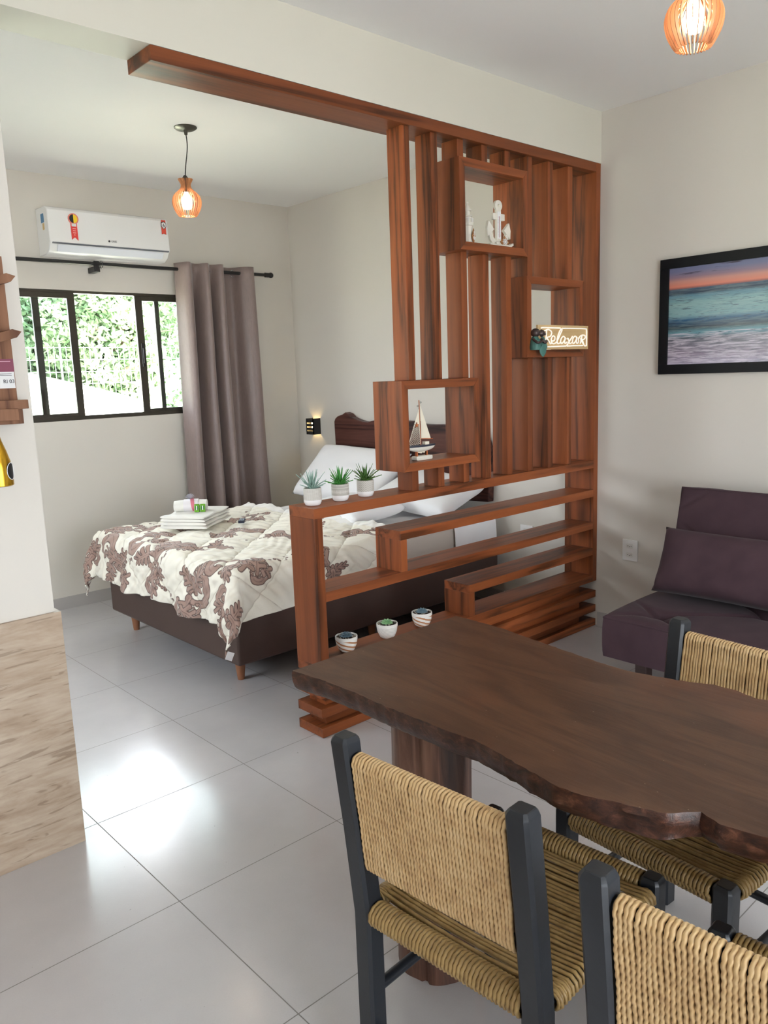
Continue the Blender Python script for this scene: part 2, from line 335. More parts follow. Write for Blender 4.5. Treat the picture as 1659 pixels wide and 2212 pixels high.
rg = np.random.RandomState(3); n = 1800; c = rg.normal(size=(n, 3)) * np.array([.5, .3, .22]) + np.array([0, 0, .3]); c[:, 2] = abs(c[:, 2]); a = rg.normal(size=(n, 3)) * .06; b = rg.normal(size=(n, 3)) * .03
me = bpy.data.meshes.new('foliage'); me.from_pydata(np.stack([c - a, c + b, c + a, c - b], 1).reshape(-1, 3).tolist(), [], [(4 * i, 4 * i + 1, 4 * i + 2, 4 * i + 3) for i in range(n)])
o = obj('foliage', me, lm[2], bush); o['kind'] = 'stuff'
obj('stem', MB().tube([(0, 0, -.05), (.02, 0, .3)], .02, 6), m_bark, bush)
# ------------------------------------------------------------------ room divider
div = thing('room_divider', 'reddish wooden slatted room divider with open shelves between bed and dining table', 'divider', (3.0, 2.68, 0))
DX = lambda mb: mb
def dpart(name, mb, mat, bevel=.0015, **k):
    mb.v = [(x - 3.0, y - 2.68, z) for x, y, z in mb.v]; return obj(name, mb, mat, div, bevel=bevel, **k)
dpart('header_board', MB().box(1.38, 4.01, 2.60, 2.772, 2.603, 2.651), w_x, .002)
dpart('end_post', MB().box(4.01, 4.052, 2.60, 2.80, .28, 2.651), w_z)
dpart('end_post', MB().box(1.955, 1.998, 2.60, 2.773, .321, .966), w_z)
dpart('shelf_board', MB().box(1.955, 4.01, 2.60, 2.773, .966, 1.010), w_x)
dpart('shelf_board', MB().box(2.443, 4.01, 2.60, 2.773, .795, .838), w_x)
dpart('shelf_upright', MB().box(2.443, 2.483, 2.60, 2.773, .645, .795), w_z)
dpart('shelf_board', MB().box(1.998, 4.01, 2.60, 2.773, .602, .645), w_x)
dpart('shelf_board', MB().box(2.907, 4.01, 2.60, 2.773, .443, .486), w_x)
dpart('shelf_upright', MB().box(2.907, 2.947, 2.60, 2.773, .321, .443), w_z)
dpart('shelf_board', MB().box(1.955, 4.01, 2.60, 2.773, .28, .321), w_x)
for z in (.002, .09, .18): dpart('base_board', MB().box(1.945, 4.045, 2.60, 2.773, z, z + .042), w_x)
for z, zz in ((.044, .09), (.132, .18), (.222, .28)): dpart('base_core', MB().box(1.99, 3.92, 2.632, 2.745, z, zz), w_x)
def dbox(x0, x1, z0, z1, y0=2.568, y1=2.76, t=.038):
    q = [(x0, z0), (x1, z0), (x1, z1), (x0, z1)]; p = [(x0 + t, z0 + t), (x1 - t, z0 + t), (x1 - t, z1 - t), (x0 + t, z1 - t)]
    bx = None
    for i, nm, mt in ((0, 'display_box', w_x), (1, 'side_board', w_z), (2, 'top_board', w_x), (3, 'side_board', w_z)):
        j = (i + 1) % 4; mb = MB().prism([q[i], q[j], p[j], p[i]], y0, y1, 'y')
        if i == 0: bx = dpart(nm, mb, mt)
        else:
            mb.v = [(x - 3.0, y - 2.68, z) for x, y, z in mb.v]; obj(nm, mb, mt, bx, bevel=.0015)
dbox(2.45, 2.967, 1.11, 1.517); dbox(2.853, 3.357, 2.105, 2.512); dbox(3.345, 3.85, 1.607, 2.013)
SL = [2.545, 2.72, 2.895, 3.066, 3.240, 3.414, 3.590, 3.766]
def slat(x, z0, z1, yb=2.715): dpart('slat', MB().box(x, x + .042, 2.617, yb, z0, z1), w_z)
for i, x in enumerate(SL):
    if i in (0, 1): slat(x, 1.517, 2.603); slat(x, 1.010, 1.11)
    if i == 2: slat(x, 2.512, 2.603); slat(x + .012, 1.517, 2.105); slat(x + .005, 1.010, 1.11)
    if i in (3, 4): slat(x, 2.512, 2.603); slat(x, 1.010, 2.105)
    if i in (5, 6, 7): slat(x, 2.013, 2.603, 2.735); slat(x, 1.010, 1.607, 2.735)
# ------------------------------------------------------------------ things on the divider
def potplant(x, y, z, label, leafc, pat):
    r = thing('potted_plant', label, 'plant', (x, y, z), random.uniform(0, 3), 'spiky potted plants on the divider')
    pr = [(.020, 0), (.0245, .003), (.028, .012), (.0285, .018)]
    t = NT('pot_' + pat); v = t.mapping(); tc = t.new('ShaderNodeTexCoord'); spn = t.new('ShaderNodeSeparateXYZ'); t.link(tc.outputs['Object'], spn.inputs[0])
    ang = t.math('MULTIPLY', t.math('ARCTAN2', spn.outputs[1], spn.outputs[0]), .028)
    zz = spn.outputs[2]
    def lines(x, f, wd=.18): return t.math('LESS_THAN', t.math('ABSOLUTE', t.math('SUBTRACT', t.math('FRACT', t.math('MULTIPLY', x, f)), .5)), wd / 2)
    if pat == 'grid': p = t.math('MAXIMUM', lines(ang, 300, .3), lines(zz, 260, .3))
    elif pat == 'bands': p = t.math('MAXIMUM', t.math('MULTIPLY', lines(ang, 260, .35), lines(t.math('ADD', zz, .006), 42, .45)), lines(zz, 84, .12))
    else: p = lines(t.math('ADD', zz, t.math('ABSOLUTE', t.math('SUBTRACT', t.math('FRACT', t.math('MULTIPLY', ang, 36)), .5)) if 0 else t.math('MULTIPLY', t.math('ABSOLUTE', t.math('SUBTRACT', t.math('FRACT', t.math('MULTIPLY', ang, 34)), .5)), .034)), 150, .3)
    t.link(t.mix(p, lin(178, 174, 166), lin(214, 211, 204)), t.b.inputs['Base Color']); t.setin(t.b, Roughness=.8)
    obj('pot', MB().lathe([(.0285, .018), (.0285, .052), (.0265, .053), (.0262, .047), (.001, .047)], n=40, cap=False), t.mat, r, smooth=50)
    obj('pot_base', MB().lathe(pr, n=40), m_white, r, smooth=50)
    lf = MB(); rr = random.Random(int(x * 1000))
    for k in range(46):
        a = k * 2.4; e = rr.uniform(.15, 1.15) if k > 8 else rr.uniform(.02, .3); L = rr.uniform(.035, .062) * (1.05 if e < .8 else .85); wdt = rr.uniform(.0034, .0052)
        pts = []
        for q in range(6):
            u = q / 5; rad = .004 + L * u * sin(e) + L * .18 * u * u * sin(e); zz_ = .047 + L * u * cos(e) - L * .12 * u ** 2 * sin(e); pts.append((rad, zz_, wdt * (1 - u) ** .75 + .0002))
        vs = []
        for rad, zc, wd in pts:
            vs += [(rad * cos(a) - wd * sin(a), rad * sin(a) + wd * cos(a), zc + .0012), (rad * cos(a), rad * sin(a), zc - .0014), (rad * cos(a) + wd * sin(a), rad * sin(a) - wd * cos(a), zc + .0012)]
        lf.add(vs, [(3 * i + j, 3 * i + j + 1, 3 * i + j + 4, 3 * i + j + 3) for i in range(5) for j in (0, 1)])
    obj('leaves', lf, leafc, r, smooth=60, fix=False); r.scale = (1.35, 1.35, 1.42)
    return r
def lfm(n, a, b): 
    t = NT(n); t.link(t.mix(t.noise(t.mapping(), 60, 3), a, b), t.b.inputs['Base Color']); t.setin(t.b, Roughness=.5); return t.mat
potplant(2.018, 2.685, 1.0105, 'pale blue-green spiky plant in grey grid-textured pot, nearest the divider end', lfm('leaf_blue', lin(120, 150, 140), lin(170, 196, 184)), 'grid')
potplant(2.170, 2.685, 1.0105, 'bright green spiky plant in grey band-textured pot, middle of the three', lfm('leaf_green', lin(38, 110, 44), lin(84, 160, 70)), 'bands')
potplant(2.316, 2.685, 1.0105, 'dark green spiky plant in pot with chevron relief, nearest the slats', lfm('leaf_dark', lin(30, 78, 30), lin(96, 132, 62)), 'chevron')
def succulent(x, y, z, label, leafm, band):
    r = thing('succulent', label, 'plant', (x, y, z), random.uniform(0, 3), 'small succulents on the low shelf')
    t = NT('succulent_pot_' + band); tc = t.new('ShaderNodeTexCoord'); spn = t.new('ShaderNodeSeparateXYZ'); t.link(tc.outputs['Object'], spn.inputs[0])
    an = t.math('MULTIPLY', t.math('ARCTAN2', spn.outputs[1], spn.outputs[0]), .01)
    f = t.math('FRACT', t.math('MULTIPLY', t.math('ADD', spn.outputs[2], an), 62 if band != 'hatch' else 200)); p = t.math('LESS_THAN', f, .38)
    p = t.math('MULTIPLY', p, t.math('LESS_THAN', spn.outputs[2], .044))
    t.link(t.mix(p, lin(240, 238, 232), lin(186, 130, 88) if band == 'tan' else lin(206, 204, 198)), t.b.inputs['Base Color']); t.setin(t.b, Roughness=.35)
    obj('pot', MB().lathe([(.019, 0), (.026, .006), (.034, .025), (.037, .045), (.037, .055), (.0345, .055), (.034, .05)], n=40, cap=True), t.mat, r, smooth=45)
    gb = MB(); rr = random.Random(int(x * 991)); gb.lathe([(.034, .0502), (.001, .0515)], n=24, cap=False)
    for k in range(150):
        a = rr.uniform(0, 6.3); q = .032 * rr.random() ** .5; s = rr.uniform(.0012, .0024); gb.ball((q * cos(a), q * sin(a), .0515), s, 6, 4, mi=rr.choice((0, 0, 1)))
    obj('gravel', gb, [plain('gravel_dark', lin(52, 40, 34), .8), plain('gravel_pale', lin(200, 186, 170), .7)], r)
    lf = MB()
    for ring, (nn, e, L) in enumerate([(9, 1.25, .024), (8, .95, .021), (6, .62, .017), (4, .3, .012)]):
        for k in range(nn):
            a = 2 * pi * k / nn + ring * .5 + rr.uniform(-.1, .1)
            d = Vector((cos(a) * sin(e), sin(a) * sin(e), cos(e))); sd_ = Vector((-sin(a), cos(a), 0)); up = d.cross(sd_)
            def fn(u, v, d=d, sd_=sd_, up=up, L=L):
                wdt = L * .3 * (sin(pi * min(1, u ** .75)) ** .8 + .08) if u < 1 else 0; th = 2 * pi * v
                return Vector((0, 0, .052 + .002 * ring)) + d * (L * u) + sd_ * (wdt * cos(th)) + up * (wdt * .38 * sin(th) - .004 * u * u)
            lf.grid(fn, 7, 9)
    obj('rosette', lf, leafm, r, smooth=70); r.scale = (1.36, 1.36, 1.3)
SG = 'small succulents'
succulent(2.165, 2.683, .3215, 'blue-grey succulent in tan-striped cup on low shelf, nearest the end post', lfm('suc_blue', lin(70, 92, 108), lin(110, 134, 150)), 'tan')
succulent(2.415, 2.683, .3215, 'light green succulent in white hatched cup, middle of the low shelf', lfm('suc_green', lin(110, 160, 120), lin(175, 215, 160)), 'hatch')
succulent(2.648, 2.683, .3215, 'grey-blue succulent in striped cup on low shelf, nearest the short upright', lfm('suc_grey', lin(84, 110, 124), lin(128, 154, 166)), 'tan')
# sailboat
sb = thing('model_sailboat', 'small wooden model sailboat with net and cream sail on the lowest box shelf', 'ornament', (2.632, 2.635, 1.148))
m_cream = plain('sail_cloth', lin(232, 224, 205), .9, bump=.3, bscale=300); m_mast = plain('orange_wood', lin(176, 96, 50), .5, var=.2); m_wwood = plain('whitewashed_wood', lin(226, 222, 210), .7, var=.12, bump=.2, bscale=60); m_navy = plain('navy_paint', lin(38, 44, 62), .5); m_thread = plain('cotton_thread', lin(236, 230, 214), .9); m_eye = plain('steel_eye', lin(70, 70, 72), .3, metal=.8)
obj('stand', MB().prism([(-.042, 0), (.042, 0), (.047, .004), (.047, .018), (.042, .022), (-.042, .022), (-.047, .018), (-.047, .004)], -.016, .016, 'y').box(-.034, -.028, -.004, .004, .022, .052).box(.022, .028, -.004, .004, .022, .052), [m_wwood], sb, bevel=.001)
obj('stand_leg', MB().box(-.036, -.029, -.005, .005, .0221, .05), m_mast, sb); obj('stand_leg', MB().box(.022, .029, -.005, .005, .0221, .05), m_mast, sb)
def hull(u, v):
    x = -.082 + .156 * u; w_ = .021 * sin(pi * min(.999, max(.001, (u * .93 + .03)))) ** .7; th = -pi * v; zb = .024 * sin(pi * u) ** .5 + .003
    return (x, w_ * cos(th), .070 + zb * sin(th))
obj('hull', MB().grid(hull, 21, 13), m_wwood, sb, smooth=70)
obj('keel', MB().prism([(-.03, .054), (.022, .054), (.012, .036), (.0, .040), (-.006, .034), (-.026, .040)], -.003, .003, 'y'), m_cream, sb)
obj('deck', MB().grid(lambda u, v: (-.086 + .162 * u, (2 * v - 1) * (.022 * sin(pi * min(.999, max(.001, u * .93 + .03))) ** .7), .0715), 21, 5).grid(lambda u, v: (-.086 + .162 * u, (2 * v - 1) * (.023 * sin(pi * min(.999, max(.001, u * .93 + .03))) ** .7), .079), 21, 5).grid(lambda u, v: (-.086 + .162 * u, -(.0225 * sin(pi * min(.999, max(.001, u * .93 + .03))) ** .7), .0715 + .0075 * v), 21, 2).grid(lambda u, v: (-.086 + .162 * u, (.0225 * sin(pi * min(.999, max(.001, u * .93 + .03))) ** .7), .0715 + .0075 * v), 21, 2), m_navy, sb, fix=False)
obj('cabin', MB().box(.012, .036, -.009, .009, .079, .096), m_cream, sb, bevel=.001)
obj('mast', MB().tube([(-.006, 0, .078), (-.010, 0, .315)], .0022, 8), m_mast, sb); obj('boom', MB().tube([(0, 0, .112), (.062, -.004, .106)], .002, 8), m_mast, sb)
obj('mainsail', MB().grid(lambda u, v: (-.002 + (-.003 + .060 * (1 - u)) * v - .001 * u, .004 * sin(pi * v) * sin(pi * u), .113 + (.186) * u - .006 * v * (1 - u)), 14, 8), m_cream, sb, smooth=60, fix=False)
nb = MB()
A, B_, T = Vector((-.078, 0, .082)), Vector((-.008, 0, .084)), Vector((-.013, 0, .268))
nb.tube([A, T], .0011, 6); nb.tube([B_, T], .0009, 6)
for k in range(5):
    for s in (0, 1):
        pts = []
        for q in range(13):
            z = q / 12 * .62; u = (k + (.5 + .5 * (-1) ** (q + s)) * 1.0) / 5; pts.append(A.lerp(B_, u).lerp(T, z) + Vector((0, .001 * (-1) ** q, 0)))
        nb.tube(pts, .0008, 5)
obj('net', nb, m_thread, sb)
jb = MB(); j0 = A.lerp(T, .55); j1 = B_.lerp(T, .55); jb.add([j0, j1, T], [(0, 1, 2)]); obj('jib', jb, m_cream, sb, fix=False)
st = [(.016 * (1 if i % 2 == 0 else .32) * cos(pi / 2 + i * pi / 5) - .030, .016 * (1 if i % 2 == 0 else .32) * sin(pi / 2 + i * pi / 5) + .186) for i in range(10)]
obj('starfish', MB().prism(st, -.006, -.002, 'y'), m_mast, sb, bevel=.0006)
for (x, z) in ((-.018, .285), (.000, .303)): obj('eyelet', MB().tube([(x + .004 * cos(a * pi / 6), 0, z + .004 * sin(a * pi / 6)) for a in range(12)], .0008, 5, closed=True), m_eye, sb)
sb.scale = (1.12, 1.1, .88)
# lighthouse & anchor
lh = thing('lighthouse_figurine', 'small whitewashed wooden lighthouse figurine at the left of the top box', 'ornament', (2.985, 2.64, 2.1435), .3)
obj('tower', MB().lathe([(.030, 0), (.029, .01), (.0245, .012), (.021, .085), (.026, .088), (.027, .096)], n=10), m_wwood, lh, smooth=30)
gal = MB().lathe([(.028, .096), (.028, .101), (.015, .101), (.015, .128), (.021, .130), (.021, .135), (.011, .135), (.011, .155)], n=16)
obj('gallery', gal, m_wwood, lh, smooth=30)
rb = MB()
for k in range(10): a = 2 * pi * k / 10; rb.tube([(.026 * cos(a), .026 * sin(a), .101), (.026 * cos(a), .026 * sin(a), .120)], .0013, 5)
rb.tube([(.026 * cos(a * pi / 10), .026 * sin(a * pi / 10), .119) for a in range(20)], .0013, 5, closed=True); obj('railing', rb, m_white, lh)
obj('roof', MB().lathe([(.019, .155), (.019, .160), (.012, .172), (.004, .182), (.002, .187)], n=20).ball((0, 0, .192), .0055, 12, 8), m_wwood, lh, smooth=40)
m_tan = plain('tan_wood', lin(160, 112, 66), .7, var=.15)
pl = MB().prism([(.0, .004), (.018, .036), (.0, .072), (-.018, .036)], -.032, -.028, 'y'); obj('anchor_plaque', pl, m_tan, lh)
ab = MB().tube([(0, -.0335, .022), (0, -.0335, .052)], .0015, 6).tube([(-.006, -.0335, .044), (.006, -.0335, .044)], .0013, 6).tube([(-.010, -.0335, .034), (-.007, -.0335, .025), (0, -.0335, .020), (.007, -.0335, .025), (.010, -.0335, .034)], .0018, 6).tube([(.0035 * cos(a * pi / 5), -.0335, .055 + .0035 * sin(a * pi / 5)) for a in range(10)], .0011, 5, closed=True)
obj('anchor_relief', ab, m_white, lh)
an = thing('anchor_thermometer', 'white wooden anchor ornament with thermometer in the top box', 'ornament', (3.185, 2.62, 2.1435))
aw = MB()
def ring2(cx, cz, ro, ri, y0, y1, n=28):
    vs = []
    for y in (y0, y1):
        for rr in (ro, ri): vs += [(cx + rr * cos(2 * pi * k / n), y, cz + rr * sin(2 * pi * k / n)) for k in range(n)]
    fs = []
    for k in range(n):
        j = (k + 1) % n; fs += [(k, j, n + j, n + k), (2 * n + k, 3 * n + k, 3 * n + j, 2 * n + j), (k, 2 * n + k, 2 * n + j, j), (n + k, n + j, 3 * n + j, 3 * n + k)]
    return vs, fs
aw.add(*ring2(0, .176, .0225, .006, -.006, .006)); obj('ring', aw, m_wwood, an, smooth=30, bevel=.001)
obj('shank', MB().box(-.0145, .0145, -.006, .006, .022, .158).box(-.036, .036, -.0075, .0075, .115, .142), m_wwood, an, bevel=.0012)
fl = MB()
for s in (-1, 1):
    arc = [(0, .004), (.032, .010), (.052, .028), (.062, .052), (.044, .060), (.036, .044), (.022, .030), (0, .026)]
    fl.prism([(s * a, b) for a, b in arc], -.006, .006, 'y'); fl.prism([(s * a, b) for a, b in [(.071, .040), (.030, .074), (.064, .108), (.073, .075)]], -.0075, .0075, 'y')
obj('flukes', fl, m_wwood, an, bevel=.001)
obj('base', MB().prism([(-.06, .001), (.060, .001), (.085, .014), (.083, .024), (.06, .013), (-.05, .012), (-.062, .016)], -.014, .010, 'y').ball((-.016, -.014, .016), .009, 12, 8, sc3=(1.2, .6, .8)), m_wwood, an, bevel=.001)
obj('thermometer', MB().box(-.010, .010, -.0085, -.0062, .035, .15), m_white, an); obj('thermometer_tube', MB().box(-.0008, .0008, -.0095, -.0085, .042, .13), plain('red_liquid', lin(150, 40, 60), .4), an)
tk = MB()
for k in range(18):
    for s in (-1, 1): tk.box(s * .0055 - .0016, s * .0055 + .0016, -.0089, -.0085, .046 + k * .0048, .0468 + k * .0048)
obj('scale_marks', tk, m_navy, an)
obj('wheel_plaque', MB().prism([(.004, .024), (.030, -.0), (.056, .024), (.030, .050)], -.0125, -.0082, 'y'), m_tan, an)
wh = MB().tube([(.030 + .011 * cos(a * pi / 10), -.0145, .025 + .011 * sin(a * pi / 10)) for a in range(20)], .0015, 5, closed=True).tube([(.030 + .005 * cos(a * pi / 6), -.0145, .025 + .005 * sin(a * pi / 6)) for a in range(12)], .0013, 5, closed=True)
for k in range(8): a = k * pi / 4; wh.tube([(.030, -.0145, .025), (.030 + .017 * cos(a), -.0145, .025 + .017 * sin(a))], .0012, 5)
obj('ship_wheel', wh, m_white, an)
an.scale = (1.22, 1.1, 1.12)
# neon style sign
sg = thing('letter_sign', 'light wooden sign with raised white script word Relaxar in the lower right box', 'sign', (3.625, 2.556, 1.6465))
SGM = Matrix.Rotation(radians(-2), 4, 'Z')
m_lightwood = wood('pale_sign_wood', lin(172, 140, 96), lin(196, 166, 120), lin(208, 182, 140), 'x', rough=.55, rand=0, knots=False)
obj('board', MB().box(-.213, .242, -.006, .006, 0, .125), m_lightwood, sg, bevel=.001)
# strokes in photo crop coordinates (x right, y down), mapped to the board
def sgp(px, py):
    u = (px - 320) / (1467 - 320); top = 275 - 68 * u; bot = 712 - 30 * u
    return (-.213 + .455 * u, -.0105, .002 + .123 * (bot - py) / (bot - top))
def smoothline(P, n=6):
    P = [Vector(p) for p in P]; out = []
    for i in range(len(P) - 1):
        a, b, c, d = P[max(i - 1, 0)], P[i], P[i + 1], P[min(i + 2, len(P) - 1)]
        for q in range(n):
            t = q / n; out.append(.5 * ((2 * b) + (c - a) * t + (2 * a - 5 * b + 4 * c - d) * t * t + (3 * b - a - 3 * c + d) * t ** 3))
    out.append(P[-1]); return out
strokes = [
 [(375, 340), (400, 322), (600, 313), (795, 305)], [(835, 305), (1100, 288), (1370, 275), (1400, 285), (1408, 320), (1408, 400), (1408, 600), (1385, 625), (1350, 615), (1310, 520), (1265, 480)],
 [(505, 668), (720, 655), (920, 640)], [(955, 640), (1150, 628), (1315, 622)],
 [(490, 370), (480, 480), (450, 590)], [(400, 420), (440, 380), (520, 350), (580, 370), (600, 410), (570, 470), (500, 500), (540, 560), (570, 605), (610, 590)],
 [(600, 560), (660, 540), (670, 480), (630, 460), (595, 510), (600, 580), (640, 605), (690, 590)],
 [(690, 590), (740, 520), (800, 400), (830, 340), (815, 320), (780, 360), (735, 470), (720, 560), (740, 600), (790, 585)],
 [(900, 480), (860, 455), (815, 500), (800, 565), (830, 595), (880, 540), (910, 480), (890, 560), (910, 590), (950, 560)],
 [(945, 500), (970, 490), (985, 530), (1010, 590), (1050, 575)], [(1075, 445), (1020, 520), (935, 640)],
 [(1175, 460), (1130, 440), (1085, 490), (1075, 560), (1105, 585), (1150, 530), (1180, 460), (1165, 550), (1190, 580), (1220, 540), (1215, 480), (1260, 430)],
 [(1295, 420), (1285, 500), (1255, 585)], [(1225, 480), (1260, 430), (1320, 408), (1370, 420), (1375, 460), (1330, 500), (1270, 505), (1310, 560), (1345, 612)]]
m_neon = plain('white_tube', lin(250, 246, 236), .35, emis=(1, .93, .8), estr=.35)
tb = MB()
for s_ in strokes: tb.tube(smoothline([sgp(*p) for p in s_]), .0036, 8)
obj('lettering', tb, m_neon, sg, smooth=60)
# figurine of two little monks
fg = thing('monk_figurine', 'dark-headed figurine pair in teal robes sitting on the edge of the right box', 'ornament', (3.415, 2.553, 1.6445))
m_brz = plain('dark_bronze', lin(74, 60, 58), .35, metal=.4, var=.2); m_teal = plain('teal_patina', lin(66, 112, 104), .55, metal=.1, var=.25)
hd = MB().ball((-.020, 0, .108), .026, 18, 12, sc3=(.95, .95, 1.1)).ball((-.014, -.022, .098), .006, 8, 6).ball((-.037, -.004, .1), .006, 8, 6, sc3=(.6, 1, 1.4))
obj('head', hd, m_brz, fg, smooth=60)
obj('head', MB().ball((.028, .002, .105), .024, 18, 12, sc3=(.95, .95, 1.05)).ball((.03, -.02, .097), .005, 8, 6).ball((.049, -.01, .1), .006, 8, 6, sc3=(.6, 1, 1.4)), m_brz, fg, smooth=60)
obj('robe', MB().lathe([(.030, .0), (.032, .02), (.026, .06), (.014, .085)], (-.020, .002, 0), n=20).ball((-.018, -.018, .05), .02, 14, 10, sc3=(1.1, .6, 1)), m_teal, fg, smooth=60)
obj('robe', MB().lathe([(.026, .0), (.030, .02), (.024, .055), (.013, .082)], (.036, .004, 0), n=20), m_teal, fg, smooth=60)
obj('arm', MB().tube(smoothline([(-.046, -.004, .07), (-.042, -.03, .045), (-.018, -.036, .052), (.0, -.03, .062)]), .008, 8).tube(smoothline([(.012, -.012, .072), (.022, -.028, .045), (.045, -.022, .055)]), .008, 8), m_brz, fg, smooth=60)
def skirt(u, v):
    th = 2 * pi * v; wd = .027 * sin(pi * min(1, .12 + .88 * u)) ** .7 + .001; return (.008 + wd * cos(th), -.026 + .010 * sin(th) * (1 - .5 * u), .03 - .075 * u)
obj('hanging_hem', MB().grid(skirt, 10, 17), m_teal, fg, smooth=60)
fg.scale = (1.0, 1.0, .8)
# ------------------------------------------------------------------ pendants
def pendant(x, y, label, ox, oy, R=.08):
    r = thing('pendant_lamp', label, 'pendant lamp', (x, y, H), 0, 'wooden slat pendant lamps')
    obj('canopy', MB().lathe([(.062, 0), (.062, -.004), (.05, -.012), (.012, -.016), (.008, -.04), (.004, -.042)], n=36), plain('canopy_metal', lin(78, 76, 66), .35, metal=.5), r, smooth=40)
    zt = -.275
    obj('cord', MB().tube(smoothline([(0, 0, -.03), (.003, 0, -.1), (ox * .6, oy * .6, -.2), (ox, oy, -.27)]), .003, 8), m_black, r, smooth=60)
    obj('socket', MB().lathe([(.007, -.255), (.012, -.262), (.020, -.275), (.020, -.345), (.0, -.345)], (ox, oy, 0), n=20), m_black, r, smooth=40)
    prof = [(.041, .0), (.036, -.010), (.0285, -.024), (.0275, -.036), (.034, -.052), (.052, -.068), (.069, -.085), (.079, -.108), (.0795, -.130), (.073, -.155), (.060, -.180), (.050, -.195)]
    pv = smoothline([(a, 0, b) for a, b in prof], 3)
    s_ = R / .08; ml = wood('lamp_wood_' + label[:5], lin(150, 96, 62), lin(190, 134, 92), lin(206, 154, 112), 'z', rough=.5, rand=.1, knots=False)
    for k in range(30):
        a = 2 * pi * k / 30; mb = MB(); ca, sa = cos(a), sin(a)
        vs = []
        for q in pv:
            for (dr, dt) in ((0, -.0012), (0, .0012), (-.013, .0012), (-.013, -.0012)):
                rr = (q.x + dr) * s_; vs.append((ox + rr * ca - dt * sa, oy + rr * sa + dt * ca, zt + q.z * s_))
        n = len(pv); mb.add(vs, [(4 * i + j, 4 * i + (j + 1) % 4, 4 * i + 4 + (j + 1) % 4, 4 * i + 4 + j) for i in range(n - 1) for j in range(4)] + [(0, 1, 2, 3), (4 * n - 4, 4 * n - 1, 4 * n - 2, 4 * n - 3)])
        obj('slat', mb, ml, r)
    bu = MB().lathe([(.013, -.340), (.014, -.352), (.024, -.375), (.030, -.395), (.029, -.415), (.018, -.432), (.0, -.436)], (ox, oy, 0), n=24)
    obj('bulb', bu, plain('lit_bulb', (1, 1, 1), .5, emis=(1, .86, .66), estr=60), r, smooth=60)
pendant(2.37, 4.136, 'slatted wooden pendant lamp above the bed, seen whole', -.03, -.01, .080)
pendant(2.365, 1.215, 'slatted wooden pendant lamp cropped by the top edge, above the dining area', 0, 0, .082)
# ------------------------------------------------------------------ air conditioner
ac = thing('air_conditioner', 'white wall-mounted split air conditioner with stickers above the window', 'air conditioner', (2.45, 5.54, 2.4))
prof = [(0, -.01), (0, .293), (-.16, .286), (-.185, .276), (-.197, .262), (-.205, .06), (-.19, .052), (-.165, .015), (-.12, -.008)]
obj('casing', MB().prism(prof, -.425, .415, 'x'), m_white, ac, bevel=.006, smooth=35)
obj('louver', MB().prism([(-.2035, .048), (-.193, .046), (-.168, .010), (-.174, .006), (-.199, .040)], -.375, .365, 'x'), plain('louver_plastic', lin(232, 236, 244), .12), ac, bevel=.002)
obj('gap_line', MB().prism([(-.2062, .062), (-.196, .056), (-.196, .053), (-.2062, .058)], -.41, .405, 'x'), plain('dark_gap', lin(110, 114, 122), .5), ac)
yf = -.2065
def stick(name, poly, col, dy=0, parent=ac): 
    mt = plain('sticker_' + name, col, .4); return obj(name, MB().prism(poly, yf - .0006 - dy, yf + .0035 - dy, 'y'), mt, parent)
cx, cz = -.262, .215; circ = lambda cx, cz, r, a0=0, a1=2 * pi, n=24: [(cx + r * cos(a0 + (a1 - a0) * i / n), cz + r * sin(a0 + (a1 - a0) * i / n)) for i in range(n + (0 if a1 - a0 > 6 else 1))]
stick('energy_sticker', [(cx - .020, cz), (cx + .020, cz), (cx + .022, cz - .135), (cx + .001, cz - .115), (cx - .020, cz - .132)], lin(214, 62, 58))
stick('energy_sticker', circ(cx, cz, .034), lin(222, 120, 110), .0006); stick('energy_sticker', circ(cx, cz, .027, pi / 2, 3 * pi / 2, 14), lin(20, 20, 22), .0012); stick('energy_sticker', circ(cx, cz, .027, -pi / 2, pi / 2, 14), lin(238, 204, 40), .0012)
stick('energy_sticker', [(cx - .015, cz - .048), (cx + .015, cz - .048), (cx + .015, cz - .030), (cx - .015, cz - .030)], lin(225, 225, 225), .0012)
mtw = plain('sticker_text', lin(240, 220, 215), .5)
for k, wdt in enumerate((.011, .009, .010, .004)): stick('sticker_print', [(cx - wdt, cz - .06 - k * .013), (cx + wdt, cz - .06 - k * .013), (cx + wdt, cz - .064 - k * .013), (cx - wdt, cz - .064 - k * .013)], lin(240, 200, 195), .0006)
sx, sz = .377, .232
stick('grade_sticker', [(sx - .016, sz - .06), (sx, sz - .053), (sx + .016, sz - .06), (sx + .016, sz + .036), (sx - .016, sz + .036)], lin(218, 78, 60))
sh = lambda k: [(sx - .019 * k, sz + .019 * k), (sx, sz + .027 * k), (sx + .019 * k, sz + .019 * k), (sx + .019 * k, sz - .008 * k), (sx, sz - .027 * k), (sx - .019 * k, sz - .008 * k)]
stick('grade_sticker', sh(1), lin(30, 30, 34), .0006); stick('grade_sticker', sh(.82), lin(244, 244, 244), .0012)
m_ink = plain('ink', lin(25, 25, 28), .5)
text('grade_number', '6', .036, m_ink, facing(sx, yf - .0024, sz - .001, (1, 0, 0)), ac)
stick('logo_dot', circ(-.030, .093, .0065, n=16), lin(40, 40, 44), .0002)
text('logo_lettering', 'GREE', .017, plain('logo_ink', lin(90, 92, 96), .4), facing(.002, yf - .001, .093, (1, 0, 0)), ac)
sd_ = MB().box(-.4262, -.4245, -.135, -.085, .19, .245); obj('side_label', sd_, plain('blue_label', lin(66, 118, 160), .5), ac)
obj('side_label', MB().box(-.4262, -.4245, -.135, -.105, .145, .185), plain('yellow_label', lin(206, 176, 120), .5), ac)
